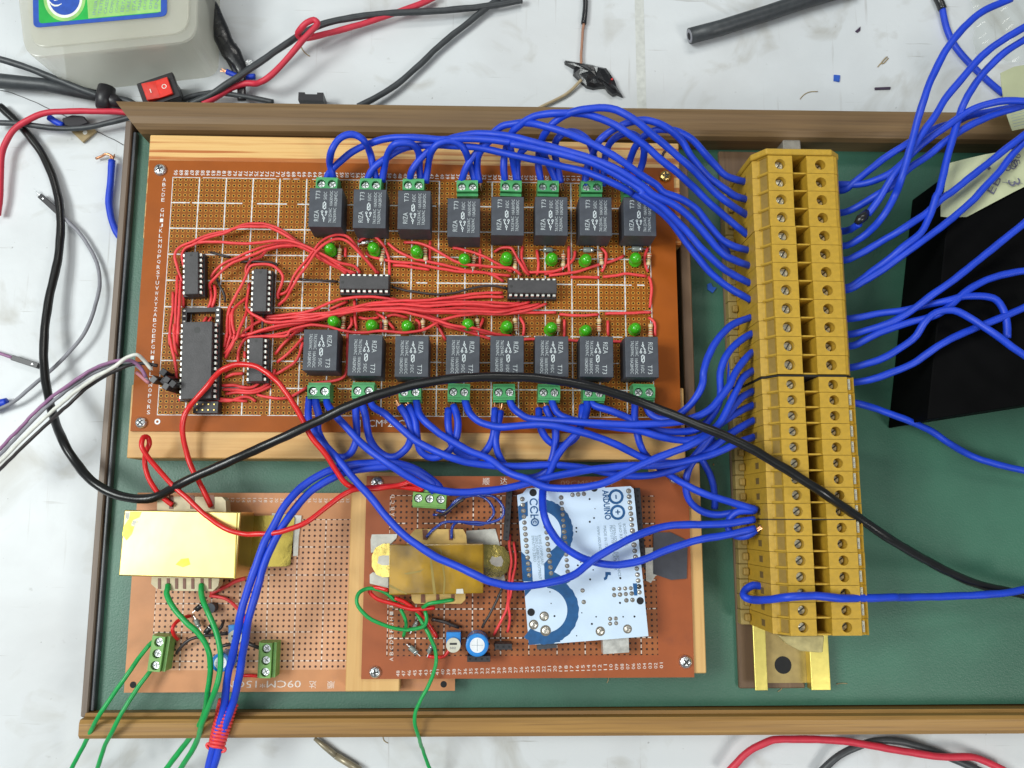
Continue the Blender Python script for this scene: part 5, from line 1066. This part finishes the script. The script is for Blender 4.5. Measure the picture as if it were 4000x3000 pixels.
# ================================================================ thin red wiring of the large board
gT = 'thin red hook-up wires on the large board'
A_ = 'thin red wire '
RW_ = [
 ('Z6 435,880 400,700 350,560 310,400 330,290 420,220 560,160 750,80 950,30 1150,-20 | t01 2100,285 2212,272 | t11 100,280 220,332 400,452 600,562 760,662 832,712', 'outermost of the curve around the upper left chip'),
 ('Z6 432,520 410,380 450,270 560,212 750,112 1000,50 | t01 2050,305 2212,300 | t11 120,305 250,372 420,482 600,592 720,662 780,712', 'hugging the corner of the upper left chip'),
 ('Z6 430,300 560,202 700,167 1000,172 1400,190 1700,152 1950,152 2212,232 | t11 560,532 700,602 850,642 900,705', 'crossing level above the upper left chip'),
 ('Z6 830,680 880,600 1000,482 1200,392 1400,302 1650,212 1900,187 2212,272 | t11 560,562 700,642 862,705', 'upper of the pair rising from the right of the upper left chip'),
 ('Z6 820,850 810,782 870,702 950,612 1100,492 1300,402 1500,322 1700,252 1950,212 2150,252 | t11 600,602 790,700', 'lower of the pair rising from the right of the upper left chip'),
 ('Z6 1335,625 1340,522 1400,442 1550,372 1640,282 1800,240 2000,232', 'branching to the upper end of the middle left chip'),
 ('Z6 1060,1300 1090,1130 1180,952 1300,722 1370,562 1430,502 1550,490 1700,500 1800,562 1860,662 1840,782 1790,902 1802,985', 'looping around the top of the middle left chip'),
 ('Z6 1815,922 1920,882 1980,762 2040,622 2212,422 | t11 500,502 550,442 620,392 720,370 800,392 880,482 960,602 1062,705', 'making the outer hump below the leftmost upper relay'),
 ('Z6 1790,1082 1900,982 2000,822 2100,642 2212,502 | t11 540,492 620,432 720,405 810,442 900,532 1000,642 1045,705', 'making the inner hump below the leftmost upper relay'),
 ('Z6 820,852 830,1000 780,1135', 'dropping into the large socket, left one'), ('Z6 870,782 890,922 845,1135', 'dropping into the large socket, right one'),
 ('Z6 280,890 280,1100 245,1400 235,1659 | Z7 232,200 260,402 310,602 332,802 320,1060', 'farthest left, running down beside the large chip'),
 ('Z6 345,650 330,902 320,1200 300,1500 | Z7 298,60 290,202 320,422 352,520', 'second from the left beside the large chip'),
 ('Z6 390,722 380,952 362,1200 352,1500 | Z7 355,60 342,252 362,402', 'third from the left beside the large chip'), ('Z6 430,900 432,1110', 'short, above the corner of the large socket'),
 ('Z6 762,1250 720,1320 690,1375', 'short piece seen inside the socket opening, left'), ('Z6 832,1250 790,1320 762,1375', 'short piece seen inside the socket opening, right'),
 ('Z6 1090,1100 1062,1300 1052,1550 | Z7 1052,200 1030,352 1022,382', 'leftmost of the thick bunch right of the large chip'),
 ('Z6 1340,972 1200,1082 1130,1182 1140,1352 1170,1502 | Z7 1162,152 1150,302 1062,442 1022,482', 'middle of the thick bunch right of the large chip'),
 ('Z6 1350,1130 1310,1250 1240,1420 1190,1560 | Z7 1160,300 1080,470 1030,545', 'slanting into the lower end of the thick bunch'),
 ('Z6 1110,1180 1100,1350 1115,1500 | Z7 1110,230 1060,380 1030,430', 'second strand of the thick bunch right of the large chip'),
 ('Z6 1375,760 1352,980 1342,1102 1400,1192 1550,1272 1700,1322 2212,1292 | t11 600,1082 800,1012 1000,962 1200,942 1500,932 1800,892 2000,870 2130,870', 'highest of the long bunch reaching the right crosswise chip'),
 ('Z6 1600,1252 1900,1212 2212,1172 | t11 650,952 760,922 900,905 1100,915 1250,940 1500,945 1800,915 1980,905 2140,905', 'lifting in a hump under the left crosswise chip'),
 ('Z6 1060,1562 1150,1542 1350,1502 1600,1422 1900,1352 2212,1312 | t11 700,1042 1000,985 1400,962 1800,950 2212,962 | t21 60,955', 'upper strand of the long bunch'),
 ('Z6 1560,1300 1450,1352 1300,1462 1275,1562', 'short curve under the middle left chip'),
 ('Z7 1280,222 1500,172 1900,92 2212,32 | t11 700,1072 900,1002 1200,982 1600,972 2000,985 2212,992 | t21 100,955', 'second strand of the long bunch'),
 ('Z7 1222,605 1220,452 1280,322 1350,262 1500,235 1900,232 | t11 300,1190 480,1150 620,1162 750,1200 900,1215 1100,1202 1300,1215 1450,1190 1600,1112 1800,1062 2100,1042 2212,1045 | t21 200,1042 380,1040', 'running close above the lower relays then up to the right'),
 ('t11 0,1212 200,1152 400,1092 700,1045 900,1012 1100,1022 1300,1042 1500,1092 1700,1152 1900,1182 2100,1232 2212,1245', 'crossing down toward the middle lower relays'),
 ('t11 0,1082 120,1130 250,1122 500,1082 800,1002 1200,992 1500,1012 1800,1002 2000,1012 2212,1012 | t21 200,972', 'third strand of the long bunch'),
 ('t11 150,1112 400,1062 650,1040 900,992 1200,970 1500,985 1800,965 2100,985 | t21 0,985 150,950', 'fourth strand of the long bunch'),
 ('t11 60,1100 300,1085 650,1060 900,1025 1200,1005 1500,1030 1800,1030 2100,1035 | t21 50,1010 240,965', 'fifth strand of the long bunch'),
 ('t11 900,1020 1200,1012 1500,1040 1800,1045 2100,1055 | t21 100,1030 300,965', 'lowest strand of the long bunch'),
 ('t11 0,1245 150,1240 300,1200 420,1180', 'entering behind the leftmost lower relay'),
 ('t11 1340,1032 1500,1082 1650,1162 1850,1212 2030,1275', 'diagonal, upper of two, above the fourth lower relay'), ('t11 1250,1022 1400,1062 1550,1132 1640,1282', 'diagonal, lower of two, above the fourth lower relay'),
 ('t11 1440,1040 1600,1110 1750,1170 1950,1215 2212,1250', 'diagonal running to the fifth lower relay'),
 ('t11 1040,1042 1120,1102 1200,1192', 'short diagonal above the third lower relay'), ('t11 892,1082 960,1097 1060,1082', 'tiny arc above the second lower led'), ('t11 1132,1077 1200,1060 1310,1087', 'tiny arc above the third lower led'),
 ('t11 820,1082 825,1142 790,1190', 'short stub right of the leftmost lower resistor'), ('t11 850,932 852,1052 872,1190', 'upright between the two left lower leds'), ('t11 1082,1122 1077,1190', 'short stub right of the second lower led'),
 ('t11 1380,1102 1412,1132 1412,1190', 'short stub right of the third lower led'), ('t11 1965,1092 1940,1152 1912,1232', 'short stub right of the fourth lower resistor'),
 ('t11 790,1202 790,1402 780,1552 740,1612 600,1640 480,1655', 'running down between the two left lower relays'),
 ('t11 410,1190 340,1215 250,1302 162,1402', 'first of three fanning left of the lower relays'), ('t11 410,1262 300,1372 182,1472', 'second of three fanning left of the lower relays'), ('t11 408,1300 350,1452 250,1532 172,1572', 'third of three fanning left of the lower relays'),
 ('t11 162,1530 142,1602', 'tiny stub right of the lower left chip'),
 ('t11 772,482 772,562', 'tiny upright below the leftmost upper relay'), ('t11 1280,435 1400,442 1500,472 1650,562 1800,622 2000,642 2212,662 | t21 80,722', 'upper of the group leading to the right crosswise chip'),
 ('t11 1140,440 1200,492 1350,572 1500,602 1800,672 2000,702 2200,725', 'second of the group leading to the right crosswise chip'), ('t11 950,522 1000,562 1200,602 1400,622 1700,682 2000,702 2140,772', 'third of the group leading to the right crosswise chip'),
 ('t11 880,432 950,392 1030,390 1090,442 1130,522 1150,602 1155,720', 'arch around the second upper led'), ('t11 1185,632 1300,642 1500,672', 'short level piece right of the left crosswise chip'), ('t11 1505,422 1500,590', 'upright right of the third upper resistor'),
 ('t11 1700,482 1850,512 2000,572 2130,642 2212,690', 'sloping right past the fourth upper led'), ('t11 1935,495 1937,662', 'upright right of the fourth upper resistor'),
 ('t11 2060,517 2120,485 2200,480 | t21 20,522 60,602 110,682 150,720', 'hook over the fifth upper led'), ('t21 92,472 82,582 140,700', 'upright beside the fifth upper resistor'),
 ('t21 215,502 230,622 215,720', 'upright left of the sixth upper led'), ('t21 545,512 530,582 430,662 280,712', 'curving left into the right crosswise chip'), ('t21 492,472 487,582 497,700', 'upright right of the sixth upper resistor'),
 ('t21 970,550 850,602 700,642 550,692 400,712 320,722', 'long slope passing under the seventh upper resistor'), ('t21 772,482 812,532 802,622 775,690', 'bow beside the seventh upper resistor'), ('t21 1172,482 1145,562 1150,622 1175,690', 'bow beside the rightmost upper led'),
 ('t21 140,692 300,692 430,672', 'level piece above the right crosswise chip'), ('t21 505,735 755,737', 'level jumper right of the crosswise chip, left half'), ('t21 785,732 900,722 1000,707 1160,727', 'level jumper right of the crosswise chip, right half'),
 ('t21 1182,732 1207,832 1190,1000', 'upright along the right border of the grid'), ('t21 410,1057 600,1067 750,1060', 'level jumper above the sixth lower resistor'), ('t21 805,1052 950,1047 1200,1040', 'level jumper above the two rightmost lower leds'),
 ('t21 1180,1085 1230,1132 1237,1242', 'bow at the rightmost lower resistor'), ('t21 70,1082 102,1152 97,1242', 'bow at the fifth lower resistor'), ('t21 450,1102 452,1250', 'upright right of the sixth lower resistor'), ('t21 827,1112 832,1240', 'upright right of the seventh lower resistor'),
 ('t21 100,1275 300,1272 600,1285 955,1292', 'level run behind the tops of the right lower relays'),
 ('Z7 990,942 1150,942 1300,967 1430,962 1532,890', 'first of the bundle leaving the foot of the large chip'), ('Z7 1000,1002 1200,1002 1400,1025 1560,972 1690,882', 'second of the bundle leaving the foot of the large chip'), ('Z7 1040,1062 1200,1042 1400,1052 1550,1012 1692,952', 'third of the bundle leaving the foot of the large chip'),
 ('Z7 1490,1072 1650,1112 1800,1132 1950,1112 2212,972', 'leading up to the leftmost lower terminal'), ('Z7 360,1152 550,1132 750,1142 950,1165 1100,1165 1250,1112 1380,1112 1472,1172', 'wavy, below the large chip'), ('Z7 720,1192 900,1142 1100,1152 1350,1167', 'second wavy strand below the large chip'),
 ('Z7 1022,742 1150,662 1300,640', 'short, under the high red arch, upper'), ('Z7 1030,832 1150,782 1300,767', 'short, under the high red arch, lower'), ('Z7 1312,452 1322,552', 'tiny stub left of the lower left chip'),
 ('Z6 1405,1200 1420,1400 1400,1560 | Z7 1395,180', 'upright between the two stacked chips'), ('t11 1250,945 1180,925 1100,935', 'tiny piece under the left crosswise chip'), ('t11 640,1010 700,985 790,945', 'tiny diagonal below left of the left crosswise chip')]
for i, (s, lab) in enumerate(RW_):
    long = len(s.split()) > 9
    h = 43.4 + (i * 37 % 11) * .42
    z = (41.0, h, h + .8, h, 41.2) if long else (41.0, 42.0 + (i % 3) * .3, 41.0)
    wire(s, z, .71, 'red_pvc', A_ + lab, gT, n=8)
for s, lab in (('t11 360,752 500,762 710,775', 'thin black wire entering the left end of the left crosswise chip'), ('t11 1170,820 1300,850 1500,880 1700,875 1900,822 2050,812 2180,835', 'thin black wire joining the two crosswise chips'), ('Z6 820,315 1000,360 1110,392', 'thin black wire at the right of the upper left chip'),
               ('Z6 1270,452 1500,450 1700,462 1790,502', 'thin black wire above the middle left chip'), ('Z6 900,682 960,802 1010,902 1030,1040', 'thin black wire curving down toward the large socket'), ('Z6 1580,1160 1575,1300 1570,1500', 'thin black wire between the two stacked chips')):
    wire(s, (41.2, 43, 41.4), .6, 'black_wire', lab, 'thin black wires on the large board', n=8)

# ================================================================ right side: black box, notes, bag
P = poly_at('S 3624,1640 4300,1535 4300,560 3720,665', 57); c = at(3950, 1100, 19)
tag(MB().prism(P, 19.1, 57).bevel(.5).build('black_box', 'black_box', None, origin=c), 'large matt black box standing on the green floor at the right', 'box')
def sheet_poly(s, z, warp, label, name='paper_note'):
    P = [at(x, y, z) for x, y in pts(s)]; t = thing(name, label, 'note', tuple(P[0]))
    bm = MB(); vs = [bm.bm.verts.new(p - P[0]) for p in P]; f = bm.bm.faces.new(vs)
    bmesh.ops.triangulate(bm.bm, faces=[f]); bmesh.ops.subdivide_edges(bm.bm, edges=bm.bm.edges[:], cuts=4, use_grid_fill=True)
    for v in bm.bm.verts: v.co.z += warp * math.sin(v.co.x * .16 + v.co.y * .11) + warp * .6 * math.sin(v.co.y * .3)
    g = bmesh.ops.extrude_face_region(bm.bm, geom=bm.bm.faces[:]); bmesh.ops.translate(bm.bm, vec=(0, 0, -.25), verts=[e for e in g['geom'] if isinstance(e, bmesh.types.BMVert)])
    bm.build('sheet', 'paper', t); return t, P[0]
t, p0 = sheet_poly('S 3708,637 3850,603 4000,575 4200,540 4200,640 4000,730 3960,750 3780,845 3700,848 3675,846 3675,805 3690,740', 58.4, .35, 'pale yellow note with pencil writing lying on the black box')
def scrib(t, p0, items, z):
    mb = MB()
    for s, x, y, rot, L_, h in items:
        a = at(x, y, z) - p0; mb.text(s, a.x, a.y, rot, L_, h, z - p0.z)
    mb.build('handwriting', 'pencil', t)
scrib(t, p0, [('3', 3935, 705, -75, 3.4, 6.0), ('ω', 3928, 672, 20, 6.5, 4.0), ('O', 3952, 655, 10, 3.6, 3.6), ('EB', 3882, 760, 60, 9, 3.6), ('1', 3862, 665, 40, 1.6, 4.0), ('30', 3985, 640, 80, 5, 3)], 59.4)
mb = MB(); a = at(3915, 712, 59.4) - p0; b = at(3995, 716, 59.4) - p0; mb.bar(a.x, a.y, b.x, b.y, .25, a.z); mb.build('pencil_line', 'pencil', t)
t, p0 = sheet_poly('S 3908,285 3960,262 4200,220 4200,470 4000,500 3955,510 3935,450 3922,395', 46, .3, 'pale yellow paper flap at the right edge above the rail')
mb = MB()
for k in range(6): a = at(3945 + k * 3, 440 + 11 * k, 47.2) - p0; b = at(4020, 425 + 11 * k, 47.2) - p0; mb.bar(a.x, a.y, b.x, b.y, .22, a.z)
mb.build('ruled_lines', 'grey_ink', t)
# clear bag
m = bpy.data.materials.new('clear_film'); m.use_nodes = True; nt = m.node_tree; bs = nt.nodes['Principled BSDF']; bs.inputs['Base Color'].default_value = (.62, .66, .62, 1); bs.inputs['Roughness'].default_value = .08; bs.inputs['Alpha'].default_value = .30; bs.inputs['Specular IOR Level'].default_value = .9; MATS['clear_film'] = m
mb = MB(); nx = 26; A, B, C_, D = [at(x, y, 2) for x, y in ((3790, -60), (4200, -60), (4200, 300), (3800, 215))]
G = [[mb.bm.verts.new((A.lerp(B, i / nx)).lerp(D.lerp(C_, i / nx), j / nx) + Vector((0, 0, 1.6 + 1.6 * math.sin(i * .9 + j * .35) * math.sin(j * .5 + 1) + random.uniform(-.25, .25)))) for i in range(nx + 1)] for j in range(nx + 1)]
for j in range(nx):
    for i in range(nx): mb.bm.faces.new((G[j][i], G[j][i + 1], G[j + 1][i + 1], G[j + 1][i]))
tag(mb.build('plastic_bag', 'clear_film', None, True), 'crumpled clear plastic bag at the top right corner of the table', 'bag')
# ================================================================ tub at the upper left
def rrect(P, r, n=6):
    out = []; m_ = len(P)
    for i in range(m_):
        p, a, b = P[i], P[i - 1], P[(i + 1) % m_]; u = (a - p).normalized(); v = (b - p).normalized()
        for k in range(n + 1):
            f = k / n; q = (p + u * r) * (1 - f) ** 2 + p * 2 * f * (1 - f) + (p + v * r) * f ** 2; out.append((q.x, q.y))
    return out
V2 = lambda s, z: [Vector(tuple(at(x, y, z))[:2]) for x, y in pts(s)]
t = thing('plastic_tub', 'milky plastic tub with a green and blue label on its lid at the upper left', 'tub', tuple(at(450, 100, 0)))
def uadd(mb, nm, m, sm=False): bmesh.ops.translate(mb.bm, vec=-t.location / MM, verts=mb.bm.verts[:]); return mb.build(nm, m, t, sm)
base = V2('S 40,-300 100,228 765,158 775,-300', 35)
mb = MB(); lo = rrect([p + (Vector((20, 75)) - p) * .04 for p in base], 8); hi = rrect(base, 9)
a_ = [mb.bm.verts.new((x, y, .2)) for x, y in lo]; b_ = [mb.bm.verts.new((x, y, 33)) for x, y in hi]
mb.bm.faces.new(a_[::-1])
for i in range(len(a_)): j = (i + 1) % len(a_); mb.bm.faces.new((a_[i], a_[j], b_[j], b_[i]))
uadd(mb, 'body', 'tub_plastic')
mb = MB().prism(rrect(base, 9), 33, 35.2).bevel(.5, 2); l = uadd(mb, 'lid', 'tub_plastic')
inner = V2('S 75,-300 128,190 735,128 745,-300', 36); mb = MB().prism(rrect(inner, 8), 35.3, 36.6).bevel(.4, 2); uadd(mb, 'lid_panel', 'tub_plastic')
q = MB().prism(rrect(V2('S 122,-300 130,108 652,62 650,-300', 37), 3), 36.7, 36.9); lb = uadd(q, 'label', 'label_blue')
uadd(MB().prism(rrect(V2('S 146,-300 152,92 628,48 628,-300', 37), 2), 36.92, 36.97), 'label_field', 'label_green')
uadd(MB().prism(V2('S 320,-300 345,72 628,46 628,-300', 37), 36.98, 37.0), 'label_field', 'label_lime')
for r, z, m_ in ((82, 37.02, 'label_lime'), (70, 37.04, 'tag_white'), (60, 37.06, 'label_blue')):
    mb = MB(); vs = [mb.bm.verts.new(at(252 + r * math.cos(k * math.pi / 18), -6 + r * 1.08 * math.sin(k * math.pi / 18), z)) for k in range(36)]; mb.bm.faces.new(vs); uadd(mb, 'label_emblem', m_)
mb = MB(); a = at(236, 30, 37.1); mb.text('(C', a.x, a.y, 80, 9, 6.0, 37.1); uadd(mb, 'label_lettering', 'tag_white')
mb = MB()
for k, s in enumerate(('INGR', 'TESTS', 'CASES', 'COMPO', '(CONT', 'EDTA', 'UREA', 'STAR', 'MAKE', '(USE', 'OPEN', 'END')): a = at(372 + 22 * k, 58 - 2.2 * k, 37.05); mb.text(s, a.x, a.y, 85, 8, 1.5, 37.05)
uadd(mb, 'label_lettering', 'grey_ink')
# ================================================================ top middle things
t = thing('black_tube', 'length of thick black rubber tube lying at the top of the table', 'tube', tuple(at(3000, 50, 5)))
Q = path3('t20 1535,312 1800,242 2212,112 | t30 300,10 800,-130', 5.5); mb = MB().tube(Q, [4.3] * len(Q), 20); bmesh.ops.translate(mb.bm, vec=-t.location / MM, verts=mb.bm.verts[:]); mb.build('wall', K, t, True)
d = (Q[0] - Q[1]).normalized(); mb = MB().tube([Q[0] + d * .05, Q[0] + d * .35], [3.7, 3.5], 20); bmesh.ops.translate(mb.bm, vec=-t.location / MM, verts=mb.bm.verts[:]); mb.build('rim', 'grey_pvc', t)
mb = MB().tube([Q[0] + d * .36, Q[0] + d * .42], [2.0, 2.0], 20); bmesh.ops.translate(mb.bm, vec=-t.location / MM, verts=mb.bm.verts[:]); mb.build('bore', 'dark_hole', t)
wire('t20 632,-30 636,30 620,205', 2, 1.45, 'black_tape', 'black sleeve on the brown wire at the top centre', cat='sleeve', name='sleeve')
wire('t20 620,205 605,352 596,560 590,640', (2, 2, 3), .72, 'brown_pvc', 'brown wire running down into the black tape lump')
wire('t20 600,690 570,722 500,790 400,852 290,905 200,950', (3, 2, 2), .85, 'tan_pvc', 'tan wire leaving the black tape lump toward the rail')
def lump(s, z, h, label, m='black_tape'):
    P = [at(x, y, .3) for x, y in pts(s)]; c = sum(P, Vector()) / len(P); mb = MB(); n = len(P)
    rings = []
    for f, hh in ((1.0, .1), (.97, h * .5), (.72, h * .85), (.35, h)):
        rings.append([mb.bm.verts.new((c.lerp(p, f)) + Vector((0, 0, hh * random.uniform(.75, 1.15)))) for p in P])
    top = mb.bm.verts.new(c + Vector((0, 0, h * .9)))
    for a, b in zip(rings, rings[1:]):
        for i in range(n): j = (i + 1) % n; mb.bm.faces.new((a[i], a[j], b[j], b[i]))
    for i in range(n): mb.bm.faces.new((rings[-1][i], rings[-1][(i + 1) % n], top))
    mb.bm.faces.new(rings[0][::-1]); return tag(mb.build('tape_lump', m, None, False, origin=c), label, 'tape')
lump('t20 450,537 530,552 600,560 690,575 740,595 812,607 850,660 880,710 905,770 958,850 900,825 868,838 825,805 800,768 740,772 700,780 640,765 600,730 525,655 530,600 455,560', 0, 5, 'ragged lump of black tape around the brown wire')
lump('t00 1845,130 1900,130 1930,250 1990,380 2050,390 2100,540 2085,660 2030,665 1940,500 1900,330 1850,220', 0, 4, 'flattened end of the glossy black tape strip')
wire('t20 862,690 872,684', 4, .6, 'red_pvc', 'tiny red scrap on the black tape lump')
t = thing('metal_rod', 'grey metal tool tip poking in at the bottom edge of the picture', 'tool', tuple(at(1300, 2950, 3)))
Q = path3('t13 505,1402 690,1552 900,1680', 3); mb = MB().tube([Q[0], Q[0].lerp(Q[1], .5), Q[1]], [.9, 1.4, 1.5], 12); bmesh.ops.translate(mb.bm, vec=-t.location / MM, verts=mb.bm.verts[:]); mb.build('tip', 'rod_grey', t, True)
mb = MB().tube([Q[1], Q[2]], [1.65, 1.7], 12); bmesh.ops.translate(mb.bm, vec=-t.location / MM, verts=mb.bm.verts[:]); mb.build('handle', 'rod_grey', t, True)
# scraps
def scrap(s, h, m, label, z=.02): tag(MB().prism([tuple(at(x, y, z + h))[:2] for x, y in pts(s)], z, z + h).build('scrap', m, None), label, 'scrap')
scrap('t30 572,645 625,650 618,705 570,695', .8, 'blue_scrap', 'tiny blue plastic square on the upper right table')
scrap('t30 925,755 1060,750 1058,770 928,774', .8, 'dark_scrap', 'short dark stick on the upper right table')
scrap('t30 755,268 800,228 798,262 775,280', .6, 'dark_scrap', 'dark triangular chip on the upper right table')
scrap('t30 945,577 970,545 980,550 952,578', .4, 'tan_scrap', 'handle of the tiny tan fork on the table')
wire('t30 1030,490 985,535 978,548 1000,545 1040,502', .4, .3, 'tan_scrap', 'tiny tan forked terminal on the upper right table', cat='scrap', name='scrap')
wire('t30 278,855 320,810 380,790 430,790', .3, .22, 'tan_scrap', 'curled brown hair near the upper rail', cat='hair', name='hair')
wire('t10 385,400 410,445 465,485', .3, .28, 'tan_scrap', 'short curled strand below the red cable bend', cat='hair', name='hair')
wire('t13 1095,1385 1110,1425 1140,1445', .3, .2, 'tan_scrap', 'curled strand on the table below the bottom rail', cat='hair', name='hair')
wire('t23 108,850 110,885', 19.6, .3, 'copper', 'tiny copper strand on the green floor', cat='scrap', name='scrap')
scrap('t21 1690,795 1720,785 1735,820 1768,825 1735,872 1690,840', .8, 'blue_scrap', 'ragged blue scrap on the dark green floor', 19.05)
scrap('S 1265,2430 1280,2418', .1, 'tan_scrap', 'x') if 0 else None

for q_, lab_, m_, z_ in (('t22 1005,670 1020,655 1035,665', 'tiny copper shred on the lower pine plank edge', 'copper', 38.7), ('t22 1735,690 1748,698 1740,705', 'tiny copper shred on the green floor left of the strip', 'copper', 19.3), ('t22 1632,1400 1636,1420 1630,1440', 'tiny copper shred beside the narrow pine block', 'copper', 19.3),
    ('t33 85,1000 115,975 140,935', 'pale hair on the green floor below the metal rail', 'tan_scrap', 19.25), ('t33 590,935 640,928 685,930', 'pale hair on the green floor right of the metal rail', 'tan_scrap', 19.25), ('t23 820,840 832,890 820,925', 'pale hair on the green floor below the reddish board', 'tan_scrap', 19.25), ('t20 590,1310 610,1318 630,1322', 'tiny copper shred on the upper pine plank', 'copper', 38.7), ('t20 1300,1350 1310,1320 1330,1305', 'small dark nail on the upper pine plank', 'dark_scrap', 39.0)):
    wire(q_, z_, .2 if m_ != 'dark_scrap' else .6, m_, lab_, 'shreds and hairs on the tray', cat='scrap', name='shred', n=6)

gy = at(3200, 2029, 67).y
mb = MB().prism_y([(XC - .2, 26), (XC - .2, 60.4), (XF, 67.12), (XI, 67.12), (XJ + .1, 63), (XJ + .1, 26)], gy - .22, gy + .22)  # another dark plate that paints the shade of a gap, here among narrow terminals
tag(mb.build('gap_shade_plate', 'dark_hole', None), 'thin dark plate standing in for the shaded gap between narrow ochre terminals', 'gap shade')
